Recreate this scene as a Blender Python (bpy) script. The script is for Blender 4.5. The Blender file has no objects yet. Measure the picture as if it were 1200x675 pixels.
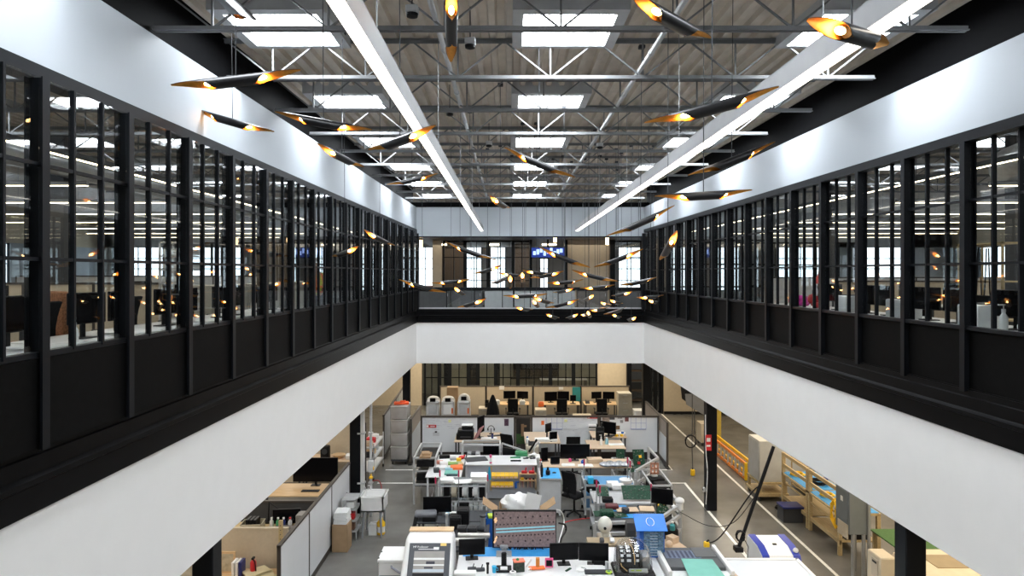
import bpy, bmesh, math, random
from mathutils import Vector, Matrix
random.seed(7)
S = bpy.context.scene
COL = S.collection
PI = math.pi
H = 6.4                      # eye height above the workshop floor
CX, CY, F = 596.0, 320.0, 800.0

# ---------------------------------------------------------------- camera
cd = bpy.data.cameras.new('camera'); cam = bpy.data.objects.new('camera', cd); COL.objects.link(cam)
cd.sensor_width = 36; cd.lens = 36 * F / 1200
cd.shift_x = (600 - CX) / 1200; cd.shift_y = -(337.5 - CY) / 1200
cd.clip_start = 0.05; cd.clip_end = 300
cam.location = (0, 0, H); cam.rotation_euler = (PI / 2, 0, 0)
S.camera = cam
# ---------------------------------------------------------------- world, lights, exposure
W = bpy.data.worlds.new('world'); S.world = W; W.use_nodes = True
bg = W.node_tree.nodes['Background']; bg.inputs[0].default_value = (0.80, 0.90, 1.0, 1); bg.inputs[1].default_value = 1.8
S.view_settings.view_transform = 'Standard'; S.view_settings.look = 'None'
S.view_settings.gamma = 1; S.view_settings.use_curve_mapping = False
S.view_settings.exposure = 1.0
SKY_E, LINE_E, BULB_E, WARM = 15.0, 2.8, 22.0, (1, .86, .66)
S.cycles.use_denoising = True
S.cycles.max_bounces = 7; S.cycles.diffuse_bounces = 4; S.cycles.glossy_bounces = 3
S.cycles.transmission_bounces = 4; S.cycles.transparent_max_bounces = 20
S.cycles.caustics_reflective = False; S.cycles.caustics_refractive = False
S.cycles.sample_clamp_indirect = 6
def area(name, loc, size, power, col, rot=(0, 0, 0)):
    d = bpy.data.lights.new(name, 'AREA'); d.shape = 'RECTANGLE'; d.size, d.size_y = size
    d.energy = power; d.color = col
    o = bpy.data.objects.new(name, d); COL.objects.link(o); o.location = loc; o.rotation_euler = rot
    return o
# area lights added in place of unseen lamps under the upper slab
area('workshop_fill', (-8.0, 15, 3.0), (6, 26), 400, (1, .93, .82))
area('workshop_fill', (9.2, 14, 3.0), (6, 26), 520, (1, .84, .62))
area('workshop_fill', (1.0, 31, 3.0), (12, 5), 300, (1, .87, .66))
# area lights added to brighten the upper offices and lobby, without fixtures
area('office_fill', (-12, 17, H + 1.9), (10, 30), 130, (1, .88, .70))
area('office_fill', (14, 17, H + 1.9), (10, 30), 130, (1, .88, .70))
area('office_fill', (1, 32, H + 1.2), (9, 8), 120, (1, .90, .76))

# ---------------------------------------------------------------- helpers
def P(px, py, Y): return Vector(((px - CX) * Y / F, Y, H - (py - CY) * Y / F))
def onz(px, py, z):
    Y = (H - z) * F / (py - CY); return Vector(((px - CX) * Y / F, Y, z))

MATS = {}
def mat(name, col, rough=.5, metal=0, emis=None, es=0, var=.06, scale=6, bump=0, spec=.5, stretch=None):
    if name in MATS: return MATS[name]
    m = bpy.data.materials.new(name); m.use_nodes = True; nt = m.node_tree
    b = nt.nodes['Principled BSDF']
    b.inputs['Roughness'].default_value = rough; b.inputs['Metallic'].default_value = metal
    b.inputs['Specular IOR Level'].default_value = spec
    c = (*col, 1)
    b.inputs['Base Color'].default_value = c
    if var > 0 or bump > 0:
        tc = nt.nodes.new('ShaderNodeTexCoord'); n = nt.nodes.new('ShaderNodeTexNoise')
        n.inputs['Scale'].default_value = scale; n.inputs['Detail'].default_value = 5
        if stretch:
            mp = nt.nodes.new('ShaderNodeMapping'); mp.inputs['Scale'].default_value = stretch
            nt.links.new(tc.outputs['Object'], mp.inputs['Vector']); nt.links.new(mp.outputs[0], n.inputs['Vector'])
        else: nt.links.new(tc.outputs['Object'], n.inputs['Vector'])
        if var > 0:
            r = nt.nodes.new('ShaderNodeValToRGB')
            r.color_ramp.elements[0].position = .3; r.color_ramp.elements[1].position = .7
            r.color_ramp.elements[0].color = (*[max(0, v * (1 - var)) for v in col], 1)
            r.color_ramp.elements[1].color = (*[min(1, v * (1 + var)) for v in col], 1)
            nt.links.new(n.outputs['Fac'], r.inputs['Fac']); nt.links.new(r.outputs['Color'], b.inputs['Base Color'])
        if bump > 0:
            bp = nt.nodes.new('ShaderNodeBump'); bp.inputs['Strength'].default_value = bump
            nt.links.new(n.outputs['Fac'], bp.inputs['Height']); nt.links.new(bp.outputs[0], b.inputs['Normal'])
    if emis:
        b.inputs['Emission Color'].default_value = (*emis, 1); b.inputs['Emission Strength'].default_value = es
    MATS[name] = m
    return m
def glass_mat(name, tint=(.93, .95, .95), ior=1.5, rough=0.0):
    m = bpy.data.materials.new(name); m.use_nodes = True; nt = m.node_tree
    for n in list(nt.nodes): nt.nodes.remove(n)
    out = nt.nodes.new('ShaderNodeOutputMaterial'); mx = nt.nodes.new('ShaderNodeMixShader')
    tr = nt.nodes.new('ShaderNodeBsdfTransparent'); tr.inputs[0].default_value = (*tint, 1)
    gl = nt.nodes.new('ShaderNodeBsdfGlossy'); gl.inputs['Roughness'].default_value = rough
    lw = nt.nodes.new('ShaderNodeLayerWeight'); lw.inputs['Blend'].default_value = .5
    pw = nt.nodes.new('ShaderNodeMath'); pw.operation = 'POWER'; pw.inputs[1].default_value = 5
    fr = nt.nodes.new('ShaderNodeMath'); fr.operation = 'MULTIPLY_ADD'; fr.inputs[1].default_value = .96; fr.inputs[2].default_value = ((ior - 1) / (ior + 1)) ** 2
    nt.links.new(lw.outputs['Facing'], pw.inputs[0]); nt.links.new(pw.outputs[0], fr.inputs[0])
    nt.links.new(fr.outputs[0], mx.inputs[0]); nt.links.new(tr.outputs[0], mx.inputs[1])
    nt.links.new(gl.outputs[0], mx.inputs[2]); nt.links.new(mx.outputs[0], out.inputs[0])
    MATS[name] = m
    return m
M = mat
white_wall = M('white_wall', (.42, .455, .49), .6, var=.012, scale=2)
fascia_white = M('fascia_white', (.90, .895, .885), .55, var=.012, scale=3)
housing_grey = M('housing_grey', (.25, .25, .255), .5)
black_steel = M('black_steel', (.007, .008, .010), .4, 0, var=.2, scale=3, spec=.14)
black_satin = M('black_satin', (.005, .005, .0055), .36, var=.2, scale=5, spec=.06)
black_panel = M('black_panel', (.006, .006, .006), .5, var=.15, scale=14, spec=.03)
black_plastic = M('black_plastic', (.008, .008, .009), .45, var=.1, spec=.2)
black_fabric = M('black_fabric', (.010, .010, .011), .9, var=.3, scale=40, spec=.15)
screen = M('screen_black', (.004, .004, .005), .2, var=0, spec=.12)
gold = M('gold_leaf', (.72, .34, .07), .42, 1, var=.1, scale=30)
bulb_m = M('warm_bulb', (1, .7, .4), .4, emis=(1, .56, .20), es=BULB_E, var=0)
line_m = M('light_diffuser', (.9, .9, .9), .5, emis=(1, .93, .82), es=LINE_E, var=0)
office_line = M('office_diffuser', (.9, .9, .9), .5, emis=(1, .82, .54), es=LINE_E * 2.2, var=0)
sky_m = M('skylight_acrylic', (.9, .9, .9), .5, emis=(.90, .95, 1), es=SKY_E, var=0)
sconce_m = M('sconce_glow', (.9, .8, .6), .5, emis=(1, .66, .32), es=6, var=0)
tv_blue = MATS.get('tv') or M('tv_picture', (.02, .03, .1), .3, emis=(.02, .07, .5), es=.3, var=0)
alu = M('aluminium', (.56, .57, .58), .35, .35, var=.08)
steel_grey = M('painted_steel_grey', (.33, .34, .35), .4, .3)
joist_grey = M('joist_grey', (.20, .205, .21), .5, .1, var=.08)
light_grey = M('light_grey', (.55, .56, .57), .5)
dark_grey = M('dark_grey', (.045, .048, .054), .5, spec=.3)
mid_grey = M('mid_grey', (.22, .225, .23), .6)
deck_m = M('deck_metal', (.68, .60, .51), .55, 0, var=.10, scale=3)
concrete = M('polished_concrete', (.150, .146, .136), .24, var=.25, scale=.9, bump=.02)
white_p = M('white_plastic', (.80, .80, .79), .35, var=.02)
white_board = M('white_board', (.74, .76, .78), .25, var=.02, scale=2)
paper = M('paper', (.84, .84, .82), .8, var=.03)
beige = M('beige_panel', (.56, .48, .36), .7, var=.04, scale=20)
beige_wall = M('beige_wall', (.60, .51, .38), .7, var=.04, scale=8)
brown_panel = M('taupe_panel', (.30, .25, .205), .8, var=.06, scale=30)
brown_trim = M('brown_trim', (.052, .042, .035), .5, var=.1)
wood = M('maple_wood', (.66, .46, .26), .45, var=.16, scale=3, stretch=(1, 14, 14))
pale_wood = M('pale_wood', (.60, .45, .31), .5, var=.10, scale=3, stretch=(1, 12, 12))
bench_wood = M('bench_wood', (.50, .38, .20), .55, var=.2, scale=3, stretch=(14, 1, 14))
cardboard = M('cardboard', (.36, .235, .13), .85, var=.08)
blue_mat = M('blue_mat', (.03, .27, .62), .6)
cyan = M('cyan_plastic', (.02, .42, .72), .4)
navy = M('navy_plastic', (.01, .02, .14), .4)
blue_p = M('blue_plastic', (.015, .13, .55), .4)
yellow = M('yellow_plastic', (.90, .55, .015), .45)
orange = M('orange_plastic', (.85, .17, .03), .45)
red = M('red_plastic', (.60, .02, .025), .4)
pink = M('pink_plastic', (.80, .10, .28), .45)
green_pcb = M('green_circuit_board', (.012, .055, .030), .5, var=.7, scale=26, spec=.2)
navy_pcb = M('blue_circuit_board', (.005, .02, .055), .5, var=.7, scale=26, spec=.2)
green_p = M('green_plastic', (.05, .28, .12), .5)
mint = M('mint_sheet', (.17, .46, .385), .5, var=.05, scale=5)
lime = M('lime_plastic', (.45, .62, .04), .4)
teal = M('teal_plastic', (.03, .25, .27), .4)
rust = M('rust_fabric', (.22, .07, .04), .9, var=.3, scale=40)
skin_m = M('skin', (.52, .33, .24), .55)
hivis = M('hivis_fabric', (.55, .80, .03), .7)
jeans = M('dark_denim', (.03, .035, .06), .9)
clear_glass = glass_mat('clear_glass')
dome_plastic = glass_mat('dome_plastic', (.86, .88, .9), 2.0, .03)
clear_plastic = glass_mat('clear_plastic', (.80, .84, .86), 1.45, .04)
smoke_glass = glass_mat('smoked_glass', (.55, .58, .6), 1.5)

class MB:
    def __init__(s): s.bm = bmesh.new(); s.mi = 0; s.lay = s.bm.faces.layers.int.new('done')
    def _end(s):
        for f in s.bm.faces:
            if f[s.lay] == 0: f[s.lay] = 1; f.material_index = s.mi
        return s
    def box(s, c, d, rz=0, bev=0, rot=None, seg=1):
        m = Matrix.Translation(c)
        if rot is not None: m = m @ rot.to_4x4()
        elif rz: m = m @ Matrix.Rotation(rz, 4, 'Z')
        m = m @ Matrix.Diagonal((d[0], d[1], d[2], 1))
        r = bmesh.ops.create_cube(s.bm, size=1, matrix=m)
        if bev:
            es = list({e for v in r['verts'] for e in v.link_edges})
            bmesh.ops.bevel(s.bm, geom=es, offset=bev, segments=seg, affect='EDGES', profile=.5)
        return s._end()
    def bar(s, a, b, w, h=None):
        a, b = Vector(a), Vector(b); d = b - a
        if d.length < 1e-6: return s
        q = d.to_track_quat('Y', 'Z')
        return s.box((a + b) / 2, (w, d.length, h or w), rot=q.to_matrix())
    def cyl(s, a, b, r, n=12, r2=None):
        a, b = Vector(a), Vector(b); d = b - a
        m = Matrix.Translation((a + b) / 2) @ d.to_track_quat('Z', 'Y').to_matrix().to_4x4()
        bmesh.ops.create_cone(s.bm, cap_ends=True, segments=n, radius1=r, radius2=r if r2 is None else r2, depth=d.length, matrix=m)
        return s._end()
    def tube(s, pts, r, n=6):
        pts = [Vector(p) for p in pts]; rings = []
        for i, p in enumerate(pts):
            t = (pts[min(i + 1, len(pts) - 1)] - pts[max(i - 1, 0)]).normalized()
            q = t.to_track_quat('Z', 'Y'); rr = r[i] if isinstance(r, (list, tuple)) else r
            rings.append([s.bm.verts.new(p + q @ Vector((math.cos(2 * PI * k / n) * rr, math.sin(2 * PI * k / n) * rr, 0))) for k in range(n)])
        for a, b in zip(rings, rings[1:]):
            for k in range(n): s.bm.faces.new((a[k], a[(k + 1) % n], b[(k + 1) % n], b[k]))
        s.bm.faces.new(rings[0][::-1]); s.bm.faces.new(rings[-1])
        return s._end()
    def lathe(s, prof, c=(0, 0, 0), n=14):
        c = Vector(c); rings = []
        for r, z in prof:
            rings.append([s.bm.verts.new(c + Vector((r * math.cos(2 * PI * k / n), r * math.sin(2 * PI * k / n), z))) for k in range(n)])
        for a, b in zip(rings, rings[1:]):
            for k in range(n): s.bm.faces.new((a[k], a[(k + 1) % n], b[(k + 1) % n], b[k]))
        s.bm.faces.new(rings[0][::-1]); s.bm.faces.new(rings[-1])
        return s._end()
    def prism(s, poly, y0, y1, axis='Y'):
        # polygon in the plane across the axis, extruded y0..y1
        def v(a, b, t): return {'Y': (a, t, b), 'X': (t, a, b), 'Z': (a, b, t)}[axis]
        A = [s.bm.verts.new(v(a, b, y0)) for a, b in poly]; B = [s.bm.verts.new(v(a, b, y1)) for a, b in poly]
        n = len(poly); s.bm.faces.new(A); s.bm.faces.new(B[::-1])
        for k in range(n): s.bm.faces.new((A[k], B[k], B[(k + 1) % n], A[(k + 1) % n]))
        bmesh.ops.recalc_face_normals(s.bm, faces=s.bm.faces)
        return s._end()
    def sphere(s, c, r, sc=(1, 1, 1), n=12):
        m = Matrix.Translation(c) @ Matrix.Diagonal((*sc, 1))
        bmesh.ops.create_uvsphere(s.bm, u_segments=n, v_segments=max(6, n // 2 + 2), radius=r, matrix=m)
        return s._end()
    def mesh(s, name):
        me = bpy.data.meshes.new(name)
        for f in s.bm.faces: f.smooth = True
        s.bm.normal_update(); s.bm.to_mesh(me); s.bm.free()
        me.set_sharp_from_angle(angle=math.radians(38))
        return me
    def build(s, name, mats, parent=None, loc=None, rz=0):
        me = s.mesh(name)
        for m in (mats if isinstance(mats, (list, tuple)) else [mats]): me.materials.append(m)
        o = bpy.data.objects.new(name, me); COL.objects.link(o)
        if parent: o.parent = parent
        if loc is not None: o.location = loc
        if rz: o.rotation_euler.z = rz
        return o
def tag(o, label=None, cat=None, group=None, kind=None):
    if label: o['label'] = label
    if cat: o['category'] = cat
    if group: o['group'] = group
    if kind: o['kind'] = kind
    return o
def thing(name, label, cat, loc=(0, 0, 0), rz=0, group=None):
    o = bpy.data.objects.new(name, None); COL.objects.link(o); o.empty_display_size = .1
    o.location = loc; o.rotation_euler.z = rz
    return tag(o, label, cat, group)
def struct(name, loc=None):
    o = bpy.data.objects.new(name, None); COL.objects.link(o); o.empty_display_size = .1
    if loc is not None: o.location = loc
    o['kind'] = 'structure'; return o
def part_label(o, t): o['label'] = t; return o
def lettering(txt, parent, loc, rot, size, m, ext=.001, name='lettering', sx=1):
    c = bpy.data.curves.new(name, 'FONT'); c.body = txt; c.size = size; c.extrude = ext; c.align_x = 'CENTER'; c.align_y = 'CENTER'
    c.materials.append(m); o = bpy.data.objects.new(name, c); COL.objects.link(o)
    me = bpy.data.meshes.new_from_object(o.evaluated_get(bpy.context.evaluated_depsgraph_get())); bpy.data.objects.remove(o)
    o = bpy.data.objects.new(name, me); COL.objects.link(o); o.parent = parent; o.location = loc; o.rotation_euler = rot
    return o
ORD = ['first', 'second', 'third', 'fourth', 'fifth', 'sixth', 'seventh', 'eighth', 'ninth', 'tenth', 'eleventh', 'twelfth', 'thirteenth', 'fourteenth', 'fifteenth', 'sixteenth', 'seventeenth', 'eighteenth', 'nineteenth', 'twentieth', 'twenty-first', 'twenty-second', 'twenty-third']
# ================================================================ STRUCTURE
YF = 25.8                                   # face of the far atrium wall
def XL(Y): return -3.793 + .012 * Y         # left and right atrium walls
def XR(Y): return 5.419 - .0112 * Y
Z_LOW, Z_FT, Z_FLOOR = H - 3.38, H - 1.87, H - 1.45
SILL, HEAD0, HEAD1, BAND = H - .64, H + 1.53, H + 1.65, H + 2.49
Y0, Y1 = -2.5, 40.0
def sbox(name, mats, boxes, **k):
    mb = MB()
    for b in boxes: mb.box(*b)
    o = mb.build(name, mats); o['kind'] = 'structure'; return o
def poly_slab(name, m, poly, z0, z1):
    o = MB().prism(poly, z0, z1, 'Z').build(name, m); o['kind'] = 'structure'; return o
# workshop floor with painted aisle lines
sbox('floor', concrete, [((1, 18, -.1), (34, 45, .2))])
paint = M('white_floor_paint', (.72, .71, .67), .5, var=.12, scale=8)
mb = MB()
for (a, b) in [((6.95, -2, 0), (6.95, 31, 0)), ((5.37, -2, 0), (5.37, 20.8, 0)), ((3.9, 20.8, 0), (5.41, 20.8, 0)),
               ((5.3, 22.2, 0), (5.3, 24.6, 0)), ((3.9, 22.2, 0), (5.34, 22.2, 0)), ((-4.0, 22.2, 0), (-2.6, 22.2, 0)), ((-4.0, 20.8, 0), (-2.6, 20.8, 0))]:
    mb.bar(Vector(a) + Vector((0, 0, .001)), Vector(b) + Vector((0, 0, .001)), .075, .004)
o = mb.build('floor_line', paint); o['kind'] = 'structure'
# upper floor slabs (ceiling of the workshop bays)
slab_m = M('slab_paint', (.30, .29, .27), .8, var=.05); carpet = M('office_carpet', (.10, .10, .105), .95, var=.2, scale=60)
for nm, pl in (('left', [(XL(Y0) - .02, Y0), (XL(YF) - .02, YF + .02), (XL(YF) - .02, Y1), (-24, Y1), (-24, Y0)]),
               ('right', [(XR(Y0) + .02, Y0), (26, Y0), (26, Y1), (XR(YF) + .02, Y1), (XR(YF) + .02, YF + .02)]),
               ('far', [(XL(YF) - .02, YF + .02), (XR(YF) + .02, YF + .02), (XR(YF) + .02, Y1), (XL(YF) - .02, Y1)])):
    poly_slab('ceiling_workshop_' + nm, slab_m, pl, Z_LOW, Z_FLOOR - .02)
    poly_slab('floor_office_' + nm, carpet, pl, Z_FLOOR - .02, Z_FLOOR)
# white fascia round the opening, one face each side
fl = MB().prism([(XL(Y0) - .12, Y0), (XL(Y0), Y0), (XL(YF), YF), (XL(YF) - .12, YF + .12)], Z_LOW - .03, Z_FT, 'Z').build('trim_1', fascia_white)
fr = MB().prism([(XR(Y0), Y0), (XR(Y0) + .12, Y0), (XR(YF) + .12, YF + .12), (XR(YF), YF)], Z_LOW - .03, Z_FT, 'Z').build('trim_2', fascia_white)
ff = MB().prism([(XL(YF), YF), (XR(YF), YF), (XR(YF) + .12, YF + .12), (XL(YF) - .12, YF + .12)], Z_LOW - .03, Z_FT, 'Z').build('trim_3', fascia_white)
for o in (fl, fr, ff): o['kind'] = 'structure'
# stepped black curb above the fascia
def curb(name, A, B, n):
    # A, B: ends on the wall line, n: direction towards the void
    A, B, n = Vector(A), Vector(B), Vector(n)
    mb = MB()
    prof = [(-.02, -1.87), (.03, -1.87), (.03, -1.655), (.05, -1.645), (.05, -1.60), (.015, -1.585), (.0, -1.575), (0, -1.44), (-.02, -1.43), (-.02, -1.36), (-.25, -1.36), (-.25, -1.87)]
    ra = [mb.bm.verts.new(A + n * p + Vector((0, 0, H + z))) for p, z in prof]; rb = [mb.bm.verts.new(B + n * p + Vector((0, 0, H + z))) for p, z in prof]
    k = len(prof); mb.bm.faces.new(ra); mb.bm.faces.new(rb[::-1])
    for i in range(k): mb.bm.faces.new((ra[i], rb[i], rb[(i + 1) % k], ra[(i + 1) % k]))
    bmesh.ops.recalc_face_normals(mb.bm, faces=mb.bm.faces); mb._end()
    o = mb.build(name, black_satin); o['kind'] = 'structure'
curb('trim_4', (XL(Y0), Y0, 0), (XL(YF), YF, 0), (1, -.012, 0))
curb('trim_5', (XR(Y0), Y0, 0), (XR(YF), YF, 0), (-1, -.0112, 0))
curb('trim_6', (XL(YF), YF, 0), (XR(YF), YF, 0), (0, -1, 0))
# white bands over the glazing and the black head beams
def wall_seg(name, m, A, B, n, p0, p1, z0, z1):
    A, B, n = Vector(A), Vector(B), Vector(n)
    poly = [(A + n * p0)[:2], (B + n * p0)[:2], (B + n * p1)[:2], (A + n * p1)[:2]]
    o = MB().prism([tuple(v) for v in poly], z0, z1, 'Z').build(name, m); o['kind'] = 'structure'; return o
LA, LB, LN = (XL(Y0), Y0, 0), (XL(YF), YF, 0), (1, -.012, 0)
RA, RB, RN = (XR(Y0), Y0, 0), (XR(YF), YF, 0), (-1, -.0112, 0)
FA, FB, FN = (XL(YF), YF, 0), (XR(YF), YF, 0), (0, -1, 0)
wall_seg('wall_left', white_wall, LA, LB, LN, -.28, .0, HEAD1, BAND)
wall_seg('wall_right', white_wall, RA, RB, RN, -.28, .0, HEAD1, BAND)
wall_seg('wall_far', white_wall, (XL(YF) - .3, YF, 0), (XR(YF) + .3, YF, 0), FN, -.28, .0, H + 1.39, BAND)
wall_seg('trim_7', black_steel, LA, LB, LN, -.14, .02, HEAD0, HEAD1)
wall_seg('trim_8', black_steel, RA, RB, RN, -.14, .02, HEAD0, HEAD1)
wall_seg('trim_9', black_steel, FA, FB, FN, -.20, .012, H + 1.345, H + 1.39)
# dark girders standing on the bands
girder = M('dark_girder', (.005, .005, .0055), .6, 0, var=.1, spec=.02)
wall_seg('trim_10', girder, LA, (XL(YF + .5), YF + .5, 0), LN, -.55, -.20, BAND, H + 3.28)
wall_seg('trim_11', girder, RA, (XR(YF + .5), YF + .5, 0), RN, -.55, -.20, BAND, H + 3.28)
wall_seg('trim_12', girder, (XL(YF) - .3, YF, 0), (XR(YF) + .3, YF, 0), FN, -.4, -.06, BAND, H + 2.68)
# wall behind the photographer, outer walls
sbox('wall_near', white_wall, [((1, Y0 - .1, 4.9), (50, .2, 9.9))])
sbox('wall_outer_left', beige_wall, [((-24.1, 19, 1.5), (.2, 43, 3.05)), ((-24.1, 19, Z_FLOOR + .1), (.2, 43, 1.0)), ((-24.1, 19, H + 2.4), (.2, 43, 1.9))])
sbox('wall_outer_right', beige_wall, [((26.1, 19, 1.5), (.2, 43, 3.05)), ((26.1, 19, Z_FLOOR + .1), (.2, 43, 1.0)), ((26.1, 19, H + 2.4), (.2, 43, 1.9))])
# far wall of the building: windows between piers
win_x = [(-23.2, -20.2), (-18.6, -15.6), (-13.2, -10.2), (-8.9, -6.9), (-5.35, -4.4), (-2.5, -1.55), (-1.1, -.15), (1.8, 2.35), (6.4, 7.9), (9.4, 10.9), (12.2, 14.2), (15.6, 18.6), (20.2, 23.2)]
mb = MB(); x0 = -24
for a, b in win_x + [(26, 26)]:
    mb.box(((x0 + a) / 2, Y1 + .1, H + .5), (a - x0, .2, 4.2)); x0 = b
mb.box((1, Y1 + .1, H + 2.45), (50, .2, 1.9)).box((1, Y1 + .1, H - 1.4), (50, .2, .7)).box((1, Y1 + .1, 2), (50, .2, 5.0))
o = mb.build('wall_building_end', M('end_wall', (.42, .42, .42), .7, var=.04)); o['kind'] = 'structure'
for i, (a, b) in enumerate(win_x):
    w = struct('window_%d' % (60 + i), ((a + b) / 2, Y1, H + .25)); hw = (b - a) / 2
    mb = MB()
    for x in (-hw + .03, hw - .03): mb.box((x, 0, 0), (.06, .1, 2.6))
    for z in (-1.27, 0, .6, 1.27): mb.box((0, 0, z), (2 * hw, .08, .05))
    for k in range(1, max(2, round(hw * 2 / .8))): mb.box((-hw + k * 2 * hw / max(2, round(hw * 2 / .8)), 0, 0), (.04, .06, 2.6))
    mb.build('window_frame', black_steel, w); MB().box((0, .05, 0), (2 * hw, .008, 2.6)).build('pane', clear_glass, w)
for sgn, xx, nm in ((-1, -24.1, 80), (1, 26.1, 81)):
    for k in range(8):
        w = struct('window_%d' % (nm + 2 * k), (xx, 1.5 + k * 5, H + .45)); mb = MB()
        for y in (-1.4, 0, 1.4): mb.box((0, y, 0), (.1, .06, 2.0))
        for z in (-.97, 0, .97): mb.box((0, 0, z), (.08, 2.8, .05))
        mb.build('window_frame', black_steel, w); MB().box((.05 * sgn, 0, 0), (.008, 2.8, 2.0)).build('pane', clear_glass, w)
    mb = MB()
    for k in range(9): mb.box((xx, -1 + k * 5, H + .45), (.2, 2.2, 2.02))
    o = mb.build('wall_pier_' + ('left' if sgn < 0 else 'right'), white_wall); o['kind'] = 'structure'
# ---------------------------------------------------------------- glazed bays of the long walls
def bay(idx, A, B, n):
    A, B, n = Vector(A), Vector(B), Vector(n).normalized()
    d = (B - A); L = d.length; t = d / L
    root = struct('window_%d' % idx, A)
    rot = Matrix((t, n, Vector((0, 0, 1)))).transposed()       # local x along wall, y towards the void
    root.rotation_euler = rot.to_euler()
    z0 = H - 1.38
    mb = MB(); w = .085
    mb.box((0, .03, (z0 + HEAD0) / 2), (w, .012, HEAD0 - z0)).box((0, -.04, (z0 + HEAD0) / 2), (.012, .13, HEAD0 - z0)).box((0, -.105, (z0 + HEAD0) / 2), (w, .012, HEAD0 - z0))
    mb.build('post', black_steel, root)
    mb = MB().box((L / 2, -.055, (z0 + SILL) / 2), (L - .01, .012, SILL - z0 - .02)).box((L / 2, -.04, z0 + .02), (L - .05, .03, .03))
    mb.build('wainscot_panel', black_panel, root)
    MB().box((L / 2, -.03, SILL), (L - .02, .075, .05), 0, .006).build('sill_rail', black_steel, root)
    for z in (H + .11, H + .85): MB().box((L / 2, -.055, z), (L - .02, .04, .028)).build('transom', black_steel, root)
    for k in (1, 2): MB().box((L * k / 3, -.055, (SILL + HEAD0) / 2), (.026, .05, HEAD0 - SILL)).build('mullion', black_steel, root)
    MB().box((L / 2, -.058, (SILL + HEAD0) / 2), (L - .02, .008, HEAD0 - SILL)).build('pane', clear_glass, root)
ys = [5.346 + 1.187 * k for k in range(-6, 18)]; ys[-1] = YF - .06
for i in range(len(ys) - 1): bay(i + 1, (XL(ys[i]), ys[i], 0), (XL(ys[i + 1]), ys[i + 1], 0), LN)
ys = [7.974 + 1.185 * k for k in range(-8, 16)]; ys[-1] = YF - .06
for i in range(len(ys) - 1): bay(i + 31, (XR(ys[i]), ys[i], 0), (XR(ys[i + 1]), ys[i + 1], 0), RN)
# corner posts at the far end
for nm, x in (('trim_13', XL(YF) + .02), ('trim_14', XR(YF) - .02)):
    o = MB().box((x, YF + .03, H + .05), (.14, .14, 2.9)).build(nm, black_steel); o['kind'] = 'structure'
# ---------------------------------------------------------------- roof deck (ribs run away from the camera)
mb = MB(); x = -24.0; zs = H + 3.28; pts = []
while x < 26:
    pts += [(x, zs), (x + .10, zs), (x + .125, zs - .065), (x + .20, zs - .065), (x + .225, zs)]; x += .225
A = [mb.bm.verts.new((a, Y0, z)) for a, z in pts]; B = [mb.bm.verts.new((a, Y1, z)) for a, z in pts]
for k in range(len(pts) - 1): mb.bm.faces.new((A[k], A[k + 1], B[k + 1], B[k]))
mb._end(); mb.box((1, 18.8, zs + .12), (50, 43, .1))
o = mb.build('ceiling', deck_m); o['kind'] = 'structure'
# building columns in the workshop, black square steel
for i, (x, y) in enumerate([(5.5, 0.2), (5.5, 9.35), (5.47, 18.5), (5.47, 27.2), (-4.02, 0.2), (-4.02, 9.1), (-4.02, 18.0), (-4.02, 26.9)]):
    c = MB().box((0, 0, Z_LOW / 2), (.28, .28, Z_LOW), 0, .012).build('trim_%d' % (20 + i), black_steel, loc=(x, y, 0)); c['kind'] = 'structure'
# ================================================================ ROOF
ZB, ZT = H + 2.65, H + 3.19
def joist(x0, x1, y, label, group, nsp=1.25, parent_name='roof_joist'):
    r = thing(parent_name, label, 'roof joist', ((x0 + x1) / 2, y, ZB), 0, group); hw = (x1 - x0) / 2
    mb = MB()
    for s in (-.028, .028): mb.box((0, s, .0), (2 * hw, .034, .012)).box((0, s - math.copysign(.014, s), .025), (2 * hw, .007, .05))
    mb.build('bottom_chord', joist_grey, r)
    mb = MB()
    for s in (-.028, .028): mb.box((0, s, ZT - ZB), (2 * hw + .1, .034, .012)).box((0, s - math.copysign(.014, s), ZT - ZB - .025), (2 * hw + .1, .007, .05))
    mb.build('top_chord', joist_grey, r)
    mb = MB(); n = max(1, round(2 * hw / nsp)); p = 2 * hw / n
    for k in range(n):
        xm = -hw + (k + .5) * p
        mb.bar((xm - p / 2, 0, ZT - ZB - .02), (xm, 0, .02), .026, .02).bar((xm, 0, .02), (xm + p / 2, 0, ZT - ZB - .02), .026, .02).bar((xm, 0, .02), (xm, 0, ZT - ZB - .02), .022, .02)
    mb.build('web', joist_grey, r)
for k in range(1, 15):
    y = 1.866 * k
    joist(XL(y) - .17, XR(y) - .32, y, 'grey open-web steel roof joist across the atrium, %s in line from the camera' % ORD[k - 1], 'roof joists over the atrium')
for side, xa, xb in (('left', -13.2, -4.45), ('right', 6.0, 14.8)):
    for k in range(1, 13):
        joist(xa, xb, 1.866 * k * 1.0 + (.0), 'grey roof joist over the %s offices, %s in line from the camera' % (side, ORD[k - 1]), 'roof joists over the %s offices' % side, 1.45)
sky_office = M('office_skylight', (.9, .9, .9), .5, emis=(.90, .95, 1), es=SKY_E * .35, var=0)
def skylight(x, y, label, group, w=1.12, m=None):
    r = thing('skylight', label, 'skylight', (x, y, H + 3.165), 0, group); h = w / 2
    mb = MB()
    for sx, sy, dx, dy in ((0, 1, w + .26, .1), (0, -1, w + .26, .16), (1, 0, .13, w), (-1, 0, .13, w)):
        mb.box((sx * (h + .065), sy * (h + .05 + (.03 if sy < 0 else 0)), .015), (dx, dy, .2))
    mb.build('curb_frame', light_grey, r)
    MB().box((0, 0, .02), (w, w, .02)).build('diffuser', m or sky_m, r)
rows = [1.24, 4.97, 8.7, 12.43, 16.16, 19.89, 23.62, 27.35]  # two nearest rows are out of view, added for their light
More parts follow.
